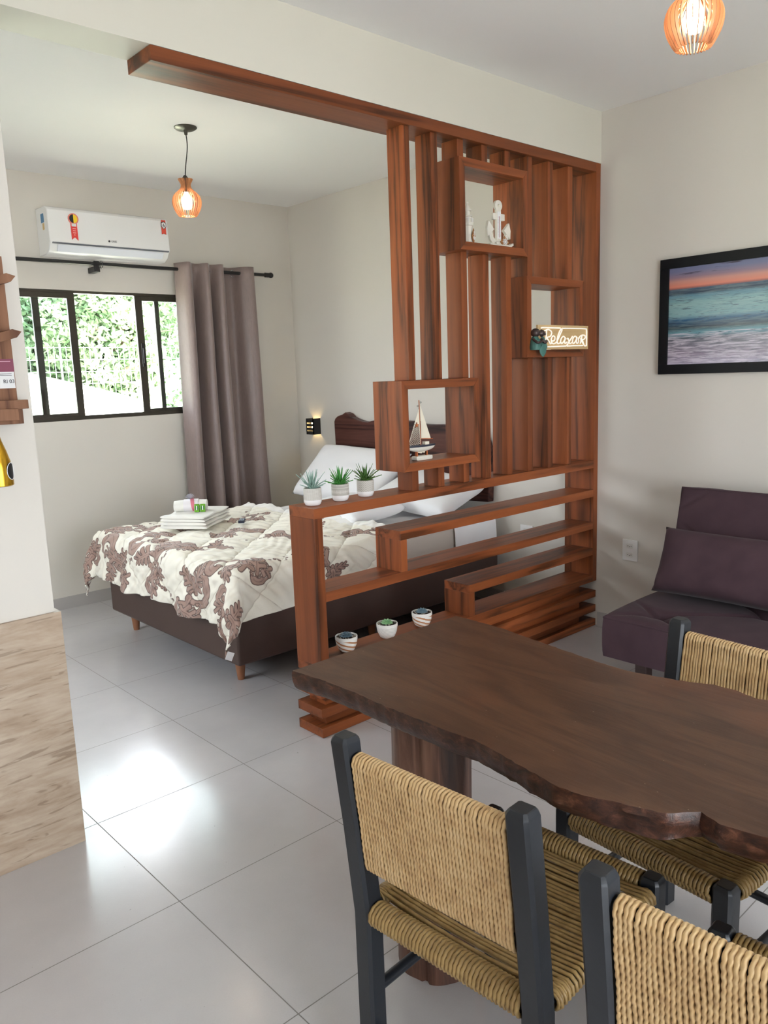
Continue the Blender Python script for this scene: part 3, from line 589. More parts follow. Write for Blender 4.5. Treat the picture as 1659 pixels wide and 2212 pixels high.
# ------------------------------------------------------------------ curtain, rod
rod = thing('curtain_rod', 'black metal curtain rod with round finial above the window', 'curtain rod', (2.6, 5.44, 2.357))
obj('rod', MB().tube([(-1.35, 0, 0), (1.17, 0, 0)], .0125, 14), m_black, rod, smooth=50)
obj('finial', MB().ball((1.185, 0, 0), .022, 16, 10).tube([(1.13, 0, 0), (1.165, 0, 0)], .018, 14), m_black, rod, smooth=50)
for x in (-.24, .98): obj('bracket', MB().box(x - .02, x + .02, -.01, .10, -.055, -.018).tube([(x - .018, 0, 0), (x + .018, 0, 0)], .019, 14).box(x - .012, x + .012, -.012, .012, -.05, 0), m_black, rod, bevel=.003)
obj('hook_ring', MB().tube([(-.205 + .0, .022 * cos(a * pi / 8), -.004 + .024 * sin(a * pi / 8)) for a in range(16)], .003, 6, closed=True), m_eye, rod, smooth=60)
def curtmat():
    t = NT('taupe_satin'); v = t.mapping((1, 1, .15)); n = t.noise(v, 160, 4, .6); t.link(t.mix(n, lin(114, 98, 95), lin(142, 124, 120)), t.b.inputs['Base Color']); t.setin(t.b, Roughness=.42); t.b.inputs['Sheen Weight'].default_value = .3
    t.bump(t.noise(t.mapping((1, 1, .3)), 400, 3), .2, .002); return t.mat
cp = [(2.958, .03), (2.985, -.05), (3.02, -.075), (3.06, -.03), (3.085, -.021, 1), (3.105, -.020, 1), (3.13, -.03), (3.16, -.075), (3.195, -.05), (3.215, -.021, 1), (3.235, -.020, 1), (3.255, -.03), (3.285, -.07), (3.32, -.045), (3.345, .04), (3.40, .055), (3.455, .05), (3.50, -.01), (3.54, -.045), (3.585, -.05), (3.60, -.02)]
cl = smoothline([(q[0], q[1], q[2] if len(q) > 2 else 0) for q in cp], 8); n = len(cl)
def cfn(u, v):
    p = cl[min(n - 1, int(round(u * (n - 1))))]; z = 2.402 - v * 2.36; sp = 1 + .13 * v ** 1.3
    x = 3.28 + (p.x - 3.28) * sp * (1 - .0 * v); y = 5.44 + p.y * (1.15 + .25 * v) + p.z * .09 * min(1, v * 6) + .012 * sin(v * 7 + u * 30) * v
    return (x - 3.28, y - 5.44, z)
cu = thing('curtain', 'taupe satin eyelet curtain hanging at the right of the window', 'curtain', (3.28, 5.44, 0))
co = obj('fabric', MB().grid(cfn, n, 60), curtmat(), cu, smooth=80, fix=False); co.modifiers.new('thick', 'SOLIDIFY').thickness = .002
obj('eyelet_ring', MB().tube([(.175 + .006 * sin(a * pi / 10), .028 + .012 * cos(a * pi / 10) * 0 - .004, 2.357 + .024 * sin(a * pi / 10)) if 0 else (.18 + .022 * cos(a * pi / 10), .044 + .0 * a, 2.357 + .024 * sin(a * pi / 10)) for a in range(20)], .0035, 8, closed=True), plain('chrome', lin(210, 210, 210), .2, metal=1), cu, smooth=60)
# ------------------------------------------------------------------ wall sconce
scn = thing('wall_sconce', 'small black slotted wall lamp glowing warm beside the headboard', 'wall lamp', (W, 5.285, 1.145))
sb_ = MB()
for z0, z1 in ((.034, .066), (.002, .022), (-.028, -.010), (-.066, -.040)): sb_.box(-.075, -.072, -.05, .05, z0, z1)
for y in (-.05, .047): sb_.box(-.075, -.001, y, y + .003, -.066, .066)
sb_.box(-.075, -.071, -.05, -.038, -.066, .066).box(-.075, -.071, .038, .05, -.066, .066)
obj('shade', sb_, m_black, scn)
obj('bulb', MB().tube([(-.036, 0, -.03), (-.036, 0, .032)], .015, 12), plain('sconce_bulb', (1, 1, 1), .5, emis=(1, .70, .28), estr=45), scn, smooth=60)
# ------------------------------------------------------------------ bed
bed = thing('bed', 'double bed with brown upholstered box base and round wooden legs', 'bed', (3.0, 4.06, 0))
BX0, BX1, BY0, BY1 = 1.975, 3.985, 3.305, 4.80
bp = lambda mb: (setattr(mb, 'v', [(x - 3.0, y - 4.06, z) for x, y, z in mb.v]), mb)[1]
m_boxf = plain('brown_leatherette', lin(72, 54, 48), .5, bump=.15, bscale=260, var=.06)
obj('box_base', bp(MB().box(BX0, BX1, BY0, BY1, .135, .385)), m_boxf, bed, bevel=.012, smooth=40)
m_matt = plain('mattress_cover', lin(196, 186, 176), .9, bump=.2, bscale=120)
obj('mattress', bp(MB().box(BX0 + .01, BX1, BY0 + .015, BY1 - .01, .385, .605)), m_matt, bed, bevel=.03, smooth=40)
m_legw = plain('leg_wood', lin(150, 100, 70), .45, var=.1)
for (x, y) in ((2.08, 3.47), (2.08, 4.70), (3.0, 3.47), (3.0, 4.70), (3.88, 3.47), (3.88, 4.70)): obj('leg', bp(MB().lathe([(.018, 0), (.032, .134)], (x, y, 0), n=18)), m_legw, bed, smooth=60)
hp = [(4.975, .68), (4.972, .9), (4.979, 1.19), (4.965, 1.215), (4.935, 1.234), (4.87, 1.250), (4.838, 1.266), (4.80, 1.255), (4.76, 1.228), (4.70, 1.210), (4.638, 1.197), (4.58, 1.194), (4.528, 1.204), (4.42, 1.225), (4.3, 1.232), (4.2, 1.215), (4.136, 1.210), (4.068, 1.212), (3.992, 1.192), (3.9, 1.190), (3.794, 1.194), (3.65, 1.18), (3.5, 1.17), (3.42, 1.13), (3.385, 1.05), (3.381, .9), (3.39, .69), (3.8, .675), (4.4, .685)]
hb = tag(obj('headboard', MB().prism([(y, z) for y, z in hp], 3.992, 4.05, 'x'), m_head, bevel=.006), 'dark live-edge wooden headboard slab fixed to the wall behind the pillows', 'headboard')
# sheet at the head
def sheetz(x, y): return .612 + .006 * sin(x * 23 + y * 7) * sin(y * 19)
sh_ = MB().grid(lambda u, v: (2.75 + 1.21 * u, BY0 - .002 + 1.5 * v, sheetz(2.75 + 1.21 * u, BY0 + 1.5 * v)), 50, 60)
sh_.grid(lambda u, v: (3.56 + .40 * u, BY0 - .002 - .012 * (1 - (1 - v) ** 3) + .004 * sin(u * 14), .612 - .18 * v), 14, 10)
tag(obj('bed_sheet', sh_, m_whitef, smooth=60, fix=False), 'white bed sheet tucked over the mattress near the pillows', 'sheet')
# pillows
def pillow(name, label, loc, rot, sx, sy, sz, mat, grp=None, cat='pillow', p=.42):
    def fn(u, v, s):
        a, b = 2 * u - 1, 2 * v - 1; e = max(0, (1 - a ** 4) * (1 - b ** 4)) ** p; pin = 1 - .05 * (1 - abs(b) ** 2) * abs(a) ** 3; pin2 = 1 - .06 * (1 - abs(a) ** 2) * abs(b) ** 3
        wr = .03 * sin(a * 9 + b * 5) * sin(b * 11) * e
        return (a * sx / 2 * pin, b * sy / 2 * pin2, s * sz / 2 * (e + wr))
    mb = MB().grid(lambda u, v: fn(u, v, 1), 30, 30).grid(lambda u, v: fn(u, v, -1), 30, 30)
    me = mb.mesh(name); b = bmesh.new(); b.from_mesh(me); bmesh.ops.remove_doubles(b, verts=b.verts, dist=.0005); bmesh.ops.recalc_face_normals(b, faces=b.faces); b.to_mesh(me); b.free()
    me.polygons.foreach_set('use_smooth', [True] * len(me.polygons))
    o = obj(name, me, mat); o.location = loc; o.rotation_euler = rot; tag(o, label, cat, grp); return o
PG = 'white pillows on the bed'
pillow('pillow', 'white pillow leaning on the headboard at the window side of the bed', (3.72, 4.48, .832), (radians(3), radians(-42), radians(4)), .50, .88, .18, m_whitef, PG)
pillow('pillow', 'white pillow by the headboard on the divider side, sharp corner outwards', (3.73, 3.70, .765), (radians(4), radians(-18), radians(2)), .48, .68, .15, m_whitef, PG)
pillow('pillow', 'white pillow lying flat in front of the others beside the comforter edge', (3.27, 3.92, .70), (0, radians(-5), radians(-8)), .40, .64, .13, m_whitef, PG)
# comforter
PX0, PY0, PY1 = 1.965, 3.285, 4.815; TOPZ = .655; XE = 3.06
S_ = .30; T_ = .27; CELL = .0052
nu = int((XE - PX0 + S_) / CELL); nv = int((PY1 - PY0 + 2 * T_) / CELL)
pu = PX0 - S_ + (XE - PX0 + S_) * np.arange(nu) / (nu - 1); pvv = PY0 - T_ + (PY1 - PY0 + 2 * T_) * np.arange(nv) / (nv - 1)
U, V = np.meshgrid(pu, pvv, indexing='ij')
# wavy hem length
s = np.maximum(0, PX0 - U); tn = np.maximum(0, PY0 - V); tf = np.maximum(0, V - PY1); t = np.maximum(tn, tf)
sg_ = np.where(V < 4.05, -1, 1)
s2 = s * (1 + .05 * np.sin(V * 9)); t2 = t * (1 - .35 * np.clip((U - 2.2) / .6, 0, 1)) * (1 + .03 * np.sin(U * 14)); r = np.hypot(s2, t2 * 1.08); r1 = np.where((s2 > 0) & (t2 > 0), r, s2 + t2)
R0 = .045
def drop(d):  # quarter-round then hang
    q = np.clip(d / (R0 * pi / 2), 0, 1) * pi / 2
    return np.where(d < R0 * pi / 2, R0 * np.sin(q), R0), np.where(d < R0 * pi / 2, R0 * (1 - np.cos(q)), R0 + d - R0 * pi / 2)
h, dz = drop(r1)
th = np.arctan2(t2, s2 + 1e-9)
ex = h * np.where(r1 > 0, np.cos(th), 0); ey = h * np.where(r1 > 0, np.sin(th), 0)
X = np.maximum(U, PX0) - ex; Y = np.clip(V, PY0, PY1) + sg_ * ey; Z = TOPZ - dz
# side waves & corner flare
hang = np.clip((dz - .05) / .2, 0, 1)
wv = .014 * np.sin(V * 26 + 1.3 * np.sin(V * 6)) * hang * (s2 > 0); X -= wv + .010 * hang * (s2 > 0)
X -= np.where((s2 > 0) & (t2 > 0), .07 * hang * np.cos(th) * np.sin(2 * th), 0); Y += sg_ * np.where((s2 > 0) & (t2 > 0), .06 * hang * np.sin(th) * np.sin(2 * th), 0)
Y += sg_ * .008 * np.sin(U * 21) * hang * (t2 > 0)
# quilting puff
a_ = (U * .92 + V) / .36; b_ = (U * .92 - V + .13) / .36
da = np.abs(a_ - np.round(a_)); db = np.abs(b_ - np.round(b_)); puff = (np.clip(da / .5, 0, 1) * np.clip(db / .5, 0, 1)) ** .35 * .030
wr_ = .0045 * np.sin(U * 47 + 6 * np.sin(V * 8)) * np.sin(V * 39 + 5 * np.sin(U * 9)) + .003 * np.sin(U * 90 + V * 60)
puff = puff + wr_; on = (r1 < .02)
nX = np.where(on, 0, -np.cos(th) * np.where(s2 > 0, 1, 0)); nY = np.where(on, 0, sg_ * np.sin(th) * np.where(t2 > 0, 1, 0)); bl = np.clip(dz / R0, 0, 1)
X += puff * nX * bl; Y += puff * nY * bl; Z += puff * (1 - bl) - .02
Z += .03 * np.clip((U - 2.9) / .16, 0, 1) * (1 - bl)
# printed scroll motif as a signed distance field (pattern only)
sdf = np.full(U.shape, 1.0); ink = np.full(U.shape, 1.0)
rg = np.random.RandomState(11)
shape = None
def begin():
    global shape
    shape = np.full(U.shape, 1.0)
def end():
    global sdf
    near = shape < .0042
    sdf[:] = np.where(near, shape, np.minimum(sdf, shape)); ink[near] = 1.0
def disc_chain(pts, rads):
    global sdf, ink
    for k in range(len(pts) - 1):
        x0, y0 = pts[k]; x1, y1 = pts[k + 1]; dx, dy = x1 - x0, y1 - y0; L2 = dx * dx + dy * dy + 1e-12
        m = .06 + max(rads[k], rads[k + 1]); sel = np.ix_((pu > min(x0, x1) - m) & (pu < max(x0, x1) + m), (pvv > min(y0, y1) - m) & (pvv < max(y0, y1) + m))
        uu, vv = U[sel], V[sel]
        if uu.size == 0: continue
        tt = np.clip(((uu - x0) * dx + (vv - y0) * dy) / L2, 0, 1); d = np.hypot(uu - x0 - tt * dx, vv - y0 - tt * dy) - (rads[k] + (rads[k + 1] - rads[k]) * tt)
        shape[sel] = np.minimum(shape[sel], d)
def vein(pts):
    global ink
    for k in range(len(pts) - 1):
        x0, y0 = pts[k]; x1, y1 = pts[k + 1]; dx, dy = x1 - x0, y1 - y0; L2 = dx * dx + dy * dy + 1e-12; m = .03
        sel = np.ix_((pu > min(x0, x1) - m) & (pu < max(x0, x1) + m), (pvv > min(y0, y1) - m) & (pvv < max(y0, y1) + m)); uu, vv = U[sel], V[sel]
        if uu.size == 0: continue
        tt = np.clip(((uu - x0) * dx + (vv - y0) * dy) / L2, 0, 1); ink[sel] = np.minimum(ink[sel], np.hypot(uu - x0 - tt * dx, vv - y0 - tt * dy))
def scroll(x, y, a, size, hand, w0=.017):
    pts = []; rads = []
    for k in range(22):
        q = k / 21; ang = a + hand * (q * 5.4); rr = size * (1 - q) ** .8 * .55
        cx_, cy_ = x + size * .55 * cos(a + pi), y + size * .55 * sin(a + pi)
        pts.append((cx_ + rr * cos(ang), cy_ + rr * sin(ang))); rads.append(w0 * (.35 + .65 * sin(pi * min(1, q * 1.15))) * size / .14)
    begin(); disc_chain(pts, rads)
    disc_chain([pts[-1], pts[-1]], [w0 * .7 * size / .14] * 2); end(); vein(pts[2:16])
def leafm_(x, y, a, L):
    ax, ay = cos(a), sin(a); begin(); disc_chain([(x, y), (x + ax * L * .8, y + ay * L * .8)], [L * .10, L * .05]); vs_ = []
    for k in range(4):
        q = .18 + k * .22
        for h_ in (-1, 1):
            bx, by = x + ax * L * q * .9, y + ay * L * q * .9; aa = a + h_ * (1.0 - .14 * k); l = L * .34 * (1 - .45 * q)
            disc_chain([(bx, by), (bx + cos(aa) * l, by + sin(aa) * l)], [L * .05, L * .085 * (1 - .4 * q)])
            vs_.append([(bx, by), (bx + cos(aa) * l * .9, by + sin(aa) * l * .9)])
    end()
    vein([(x, y), (x + ax * L * .85, y + ay * L * .85)])
def berries(x, y, a, n_):
    for k in range(n_):
        q = k * .02; px_ = x + cos(a) * q + rg.uniform(-.014, .014); py_ = y + sin(a) * q + rg.uniform(-.014, .014); begin(); disc_chain([(px_, py_), (px_, py_)], [.0075, .0075]); end()
def cluster(x, y, a, k=1.0):
    scroll(x, y, a, .17 * k, 1); scroll(x + .06 * cos(a + 1.4), y + .06 * sin(a + 1.4), a + 2.4, .13 * k, -1); scroll(x - .07 * cos(a), y - .07 * sin(a), a + 4, .10 * k, 1, .014)
    leafm_(x, y, a + .4, .13 * k); leafm_(x - .07 * cos(a), y - .07 * sin(a), a - 1.3, .11 * k); leafm_(x + .08 * cos(a), y + .08 * sin(a), a + 1.9, .12 * k); leafm_(x + .03, y - .05, a + 3.3, .12 * k)
    berries(x + .1 * cos(a + .9), y + .1 * sin(a + .9), a + .9, 9)
for y0 in (3.18, 3.62, 4.06, 4.50, 4.90):                                   # band along the foot
    cluster(1.80 + .05 * sin(y0 * 5), y0, 1.0 + y0 * 2.1, 1.45)
for (x, y, a) in [(2.08, 4.3, .4), (2.12, 3.86, 2.0), (2.10, 4.72, 2.6), (2.42, 4.55, 1.2), (2.46, 4.08, 2.9), (2.82, 4.4, .3), (2.02, 3.30, 5.3), (2.62, 3.72, 1.9), (2.92, 3.95, 3.6), (2.50, 3.18, 1.6), (2.95, 3.42, 2.0)]: cluster(x, y, a, 1.2)
nvt = nu * nv
co_ = np.stack([X, Y, Z], -1).reshape(-1, 3) - np.array([2.5, 4.05, 0])
me = bpy.data.meshes.new('quilt'); I = np.arange(nvt).reshape(nu, nv)
F = np.stack([I[:-1, :-1], I[1:, :-1], I[1:, 1:], I[:-1, 1:]], -1).reshape(-1, 4)
me.vertices.add(nvt); me.vertices.foreach_set('co', co_.ravel()); me.loops.add(F.size); me.loops.foreach_set('vertex_index', F.ravel()); me.polygons.add(len(F)); me.polygons.foreach_set('loop_start', np.arange(0, F.size, 4)); me.polygons.foreach_set('loop_total', np.full(len(F), 4)); me.update(); me.validate()
me.polygons.foreach_set('use_smooth', [True] * len(me.polygons))
seam = np.minimum(da, db) * .36 * .7
for nm, arr in (('motif', sdf), ('veins', ink), ('seam', seam), ('white_end', U)):
    at = me.attributes.new(nm, 'FLOAT', 'POINT'); at.data.foreach_set('value', arr.astype(np.float32).ravel())
def quiltmat():
    t = NT('printed_quilt'); A = {}
    for nm in ('motif', 'veins', 'seam', 'white_end'):
        n = t.new('ShaderNodeAttribute'); n.attribute_name = nm; A[nm] = n.outputs['Fac']
    v = t.mapping(); base = t.mix(t.noise(v, 5, 3), lin(232, 227, 212), lin(240, 237, 226))
    ghost = t.ramp(t.math('ABSOLUTE', t.math('SUBTRACT', A['motif'], .035)), [(.0, (.22, .22, .22)), (.012, (0, 0, 0))]); base = t.mix(ghost, base, lin(190, 175, 155))
    brown = t.mix(t.noise(v, 18, 3), lin(142, 114, 104), lin(176, 148, 136))
    ins = t.ramp(A['motif'], [(.0, (1, 1, 1)), (.0012, (0, 0, 0))]); col = t.mix(ins, base, brown)
    edge = t.ramp(t.math('ABSOLUTE', A['motif']), [(.0012, (1, 1, 1)), (.0028, (0, 0, 0))]); col = t.mix(edge, col, lin(72, 48, 44))
    vn = t.math('MULTIPLY', t.ramp(A['veins'], [(.0006, (.8, .8, .8)), (.0022, (0, 0, 0))]), ins); col = t.mix(vn, col, lin(84, 58, 52))
    sm = t.ramp(A['seam'], [(.0008, (.6, .6, .6)), (.003, (0, 0, 0))]); col = t.mix(sm, col, lin(140, 120, 100))
    we = t.math('GREATER_THAN', A['white_end'], 3.0); col = t.mix(we, col, lin(238, 236, 232))
    t.link(col, t.b.inputs['Base Color']); t.setin(t.b, Roughness=.75); t.b.inputs['Sheen Weight'].default_value = .2; t.bump(t.noise(v, 60, 4), .3, .004); return t.mat
cf = thing('comforter', 'cream quilted comforter with brown leaf scroll print draped over the bed', 'comforter', (2.5, 4.05, 0))
q = obj('quilt', me, quiltmat(), cf); q.modifiers.new('thick', 'SOLIDIFY').thickness = .01
obj('care_label', MB().box(-.665, -.625, -.862, -.861, .235, .275, M=Matrix.Translation((-.645, -.862, .25)) @ Matrix.Rotation(.5, 4, 'Y') @ Matrix.Translation((.645, .862, -.25))), m_whitef, cf)
# towels, toiletries, remote
tg = 'folded towels on the bed'
def towel(name, label, z, rz, sx, sy, sz, layers):
    r = MB()
    for k in range(layers):
        h0 = sz / layers
        def fn(u, v, k=k):
            a = 2 * u - 1; th = pi * 2 * v; c0, s0 = cos(th), sin(th); cx_ = math.copysign(abs(c0) ** .35, c0); e_ = (1 - abs(a) ** 10) ** .5 if abs(a) < 1 else 0; zz = h0 / 2 * math.copysign(abs(s0) ** .6, s0) * (.62 + .38 * e_) * (1.06 + .1 * sin(a * 7 + v * 9))
            return (a * sx / 2 * (1 - .01 * k), cx_ * sy / 2 * (1 - .015 * k) + .004 * sin(a * 6 + k), h0 * (k + .5) + zz + .003 * sin(a * 5 + th))
        r.grid(fn, 60, 40)
        for e in (0, 1): 
            ring_ = [fn(e, j / 39) for j in range(39)]; r.add(ring_, [tuple(range(39)) if e else tuple(range(39))[::-1]])
    o = obj(name, r, m_tow, smooth=55); o.location = (2.42, 4.44, z); o.rotation_euler = (0, 0, rz); return tag(o, label, 'towel', tg)
m_tow = plain('terry_cloth', lin(236, 234, 228), .95, bump=.9, bscale=260, sheen=.4)
towel('towel', 'white folded bath towel at the bottom of the stack on the comforter', .668, radians(38), .40, .30, .042, 2)
towel('towel', 'white folded bath towel on top of the stack on the comforter', .711, radians(36), .385, .29, .036, 2)
ft = thing('guest_towel_bundle', 'small white rolled guest towel wrapped with a ribbon on the towel stack', 'towel', (2.40, 4.46, .748), radians(-35))
obj('rolled_towel', MB().grid(lambda u, v: ((2 * u - 1) * .10, .055 * cos(2 * pi * v), .036 + .036 * sin(2 * pi * v) * (1 - .12 * (2 * u - 1) ** 2)), 14, 22), m_tow, ft, smooth=70)
obj('paper_wrap', MB().grid(lambda u, v: ((u - .45) * .09 , .0575 * cos(2 * pi * v), .037 + .0385 * sin(2 * pi * v)), 4, 26), plain('paper_wrap', lin(232, 228, 232), .5), ft, smooth=70)
obj('pink_band', MB().grid(lambda u, v: ((u - .5) * .022 + .01 + .035 * (v - .25), .0585 * cos(2 * pi * v), .038 + .0395 * sin(2 * pi * v)), 3, 26), plain('pink_print', lin(214, 120, 140), .5), ft, smooth=70)
bw = MB()
for k in range(9):
    a = radians(-60 + 15 * k); bw.add([(0, 0, .072), (.03 * sin(a) - .004, -.01, .072 + .036 * cos(a)), (.034 * sin(a + .1), .004, .072 + .04 * cos(a))], [(0, 1, 2)])
obj('bow', bw, plain('clear_wrap', lin(190, 190, 200), .15, spec=.8), ft, fix=False)
for k, (dx, lbl) in enumerate(((0, 'green soap sachet leaning on the guest towel, left one'), (.036, 'green soap sachet leaning on the guest towel, right one'))):
    sc_ = thing('soap_sachet', lbl, 'sachet', (2.392 + dx * .77, 4.375 - dx * .64 + .0, .750), radians(-38), 'green sachets on the towels')
    obj('packet', MB().box(-.016, .016, -.006, .006, 0, .05, M=Matrix.Rotation(radians(-14), 4, 'X')), plain('green_foil', lin(104, 164, 40), .3), sc_, bevel=.004)
    obj('packet_label', MB().box(-.009, .009, -.0075, -.0055, .014, .036, M=Matrix.Rotation(radians(-14), 4, 'X')), plain('label_green', lin(30, 110, 60), .4), sc_)
    obj('packet_label', MB().box(-.003, .003, -.0085, -.0070, .012, .038, M=Matrix.Rotation(radians(-14), 4, 'X')), plain('label_white', lin(230, 236, 225), .4), sc_)
rm = thing('remote_control', 'small dark remote control lying on the comforter', 'remote', (2.60, 4.20, .676), radians(52))
obj('body', MB().box(-.045, .045, -.019, .019, 0, .016), m_navy, rm, bevel=.003)
bt = MB()
for i in range(7):
    for j in range(3): bt.box(-.036 + i * .011, -.030 + i * .011, -.013 + j * .010, -.007 + j * .010, .016, .0175)
obj('buttons', bt, plain('buttons', lin(170, 180, 190), .5), rm)
# ------------------------------------------------------------------ wall rack and bottle (left wall)
rk = thing('bottle_rack', 'brown wooden wall rack with slanted pegs on the left wall', 'rack', (.70, 2.60, 1.69))
m_rack = wood('rack_wood', lin(92, 58, 40), lin(122, 84, 60), lin(140, 100, 76), 'z', rough=.6, rand=.05, knots=False)
obj('back_board', MB().box(-.25, .128, -.028, -.001, -.25, .245), m_rack, rk, bevel=.001)
obj('bottom_rail', MB().box(-.25, .134, -.045, -.028, -.25, -.205).box(-.25, .112, -.075, -.045, -.238, -.203), m_rack, rk, bevel=.001)
obj('bottom_rail', MB().box(.02, .148, -.060, -.029, -.2049, -.178).box(-.25, .0, -.060, -.029, -.2049, -.178), m_rack, rk, bevel=.001)
for z in (.01, .17): obj('peg', MB().prism([(-.16, z - .055), (.118, z + .02), (.143, z + .013), (.128, z - .004), (-.15, z - .085)], -.085, -.029, 'y'), m_rack, rk, bevel=.001)
pk = obj('notice_label', MB().box(-.25, .127, -.0295, -.0282, -.093, -.055 + .0), plain('maroon_paper', lin(122, 52, 76), .6), rk)
obj('notice_label', MB().box(-.25, .1255, -.0295, -.0282, -.142, -.093), plain('white_paper', lin(222, 222, 222), .6), rk)
text('notice_lettering', 'RI 03', .0155, m_ink, facing(.108, -.0302, -.122, (1, 0, 0)), rk)
for k in range(2): obj('notice_print', MB().box(.02, .118, -.0302, -.0295, -.1000 - k * .0045, -.0984 - k * .0045), m_ink, rk)
obj('notice_print', MB().box(.02, .118, -.0302, -.0295, -.0625, -.0612), plain('pink_ink', lin(220, 180, 195), .6), rk)
bo = thing('gold_bottle', 'shiny gold bottle with black round emblem hanging below the wall rack', 'bottle', (.727, 2.50, 1.262))
obj('glass_body', MB().lathe([(.0, .0), (.036, .001), (.0395, .004), (.0395, .045), (.036, .075), (.028, .105), (.018, .135), (.0125, .16), (.0115, .2), (.013, .202), (.013, .215), (0, .215)], n=40, cap=False), plain('gold_foil', lin(196, 152, 44), .22, metal=.9), bo, smooth=40)
ed = MB().grid(lambda u, v: ((.0402) * cos(-1.35 + .42 * v * cos(2 * pi * u) * 1.0 + .55), (.0402) * sin(-1.35 + .42 * v * cos(2 * pi * u) + .55), .045 + .024 * v * sin(2 * pi * u)), 25, 6)
obj('emblem', ed, plain('emblem_black', lin(26, 26, 28), .4), bo, smooth=60, fix=False)
obj('emblem_ring', MB().tube([(.0405 * cos(-.80 + .44 * cos(a * pi / 12)), .0405 * sin(-.80 + .44 * cos(a * pi / 12)), .045 + .025 * sin(a * pi / 12)) for a in range(24)], .0011, 5, closed=True), m_white, bo)
# ------------------------------------------------------------------ picture on right wall
pc = thing('framed_picture', 'black framed seascape at sunset hanging above the sofa', 'picture', (W, 1.70, 1.792))
pw, ph = .52, .297
fr = MB()
for (y0, y1, z0, z1) in ((-pw, pw, -ph, -ph + .05), (-pw, pw, ph - .05, ph), (-pw, -pw + .05, -ph + .05, ph - .05), (pw - .05, pw, -ph + .05, ph - .05)): fr.box(-.025, -.001, y0, y1, z0, z1)
obj('frame', fr, plain('black_frame', lin(14, 16, 20), .45, spec=.2), pc, bevel=.0015)
def seamat():
    t = NT('seascape_print'); tc = t.new('ShaderNodeTexCoord'); s_ = t.new('ShaderNodeSeparateXYZ'); t.link(tc.outputs['Generated'], s_.inputs[0])
    v = s_.outputs[2]; u = t.math('SUBTRACT', 1.0, s_.outputs[1]); cmb = t.new('ShaderNodeCombineXYZ'); t.link(t.math('MULTIPLY', u, 1.2), cmb.inputs[0]); t.link(t.math('MULTIPLY', v, 9), cmb.inputs[1])
    n1 = t.noise(cmb.outputs[0], 2.4, 5, .6, .8); n2 = t.noise(cmb.outputs[0], 7, 5, .6, .6)
    sky = t.ramp(v, [(.775, lin(120, 70, 74)), (.80, lin(206, 124, 104)), (.85, lin(190, 134, 122)), (.89, lin(136, 112, 128)), (.95, lin(104, 108, 142))])
    cl_ = t.ramp(t.math('ADD', n1, t.math('MULTIPLY', v, .0)), [(.56, (0, 0, 0)), (.62, (1, 1, 1))]); sky = t.mix(t.math('MULTIPLY', cl_, t.math('GREATER_THAN', v, .90)), sky, lin(62, 56, 76))
    sea = t.ramp(v, [(.0, lin(168, 160, 184)), (.12, lin(128, 116, 134)), (.27, lin(84, 90, 100)), (.33, lin(84, 140, 154)), (.38, lin(26, 48, 60)), (.46, lin(12, 78, 116)), (.50, lin(120, 158, 164)), (.62, lin(128, 164, 166)), (.70, lin(84, 128, 146)), (.73, lin(14, 40, 66)), (.775, lin(50, 74, 98))])
    st_ = t.ramp(n2, [(.42, (0, 0, 0)), (.58, (1, 1, 1))]); low = t.math('LESS_THAN', v, .33)
    sea = t.mix(t.math('MULTIPLY', st_, t.math('ADD', t.math('MULTIPLY', low, .55), .16)), sea, t.mix(low, lin(176, 196, 190), lin(214, 206, 220)))
    dk = t.ramp(t.noise(cmb.outputs[0], 11, 4, .6, 1.0), [(.56, (0, 0, 0)), (.66, (1, 1, 1))]); sea = t.mix(t.math('MULTIPLY', dk, .85), sea, lin(48, 56, 74))
    t.link(t.mix(t.math('GREATER_THAN', v, .775), sea, sky), t.b.inputs['Base Color']); t.setin(t.b, Roughness=.3); return t.mat
obj('print', MB().box(-.016, -.010, -pw + .045, pw - .045, -ph + .045, ph - .045), seamat(), pc)
# ------------------------------------------------------------------ outlets
def outlet(y, z, label, w_=.048, h_=.062):
    r = thing('wall_outlet', label, 'outlet', (W, y, z), 0)
    obj('cover_plate', MB().box(-.008, -.0005, -w_, w_, -h_, h_), m_white, r, bevel=.002)
    for dz in ((-.026, .026) if h_ > .05 else (0,)):
        so_ = obj('socket', MB().prism([(-.022, -.008 + dz), (-.016, -.014 + dz), (.016, -.014 + dz), (.022, -.008 + dz), (.022, .008 + dz), (.016, .014 + dz), (-.016, .014 + dz), (-.022, .008 + dz)], -.011, -.008, 'x'), plain('socket_white', lin(225, 225, 222), .3), r)
        obj('pin_holes', MB().lathe([(.0025, -.0005), (.0025, .0005)], n=8, M=Matrix.Translation((-.0113, -.010, dz)) @ Matrix.Rotation(pi / 2, 4, 'Y')).lathe([(.0025, -.0005), (.0025, .0005)], n=8, M=Matrix.Translation((-.0113, .010, dz)) @ Matrix.Rotation(pi / 2, 4, 'Y')).lathe([(.0025, -.0005), (.0025, .0005)], n=8, M=Matrix.Translation((-.0113, 0, dz - .003)) @ Matrix.Rotation(pi / 2, 4, 'Y')), m_ink, so_)
outlet(2.378, .497, 'white double power socket on the wall left of the sofa')
outlet(3.12, .525, 'white wall socket glimpsed through the divider shelves beside the bed', .05, .034)
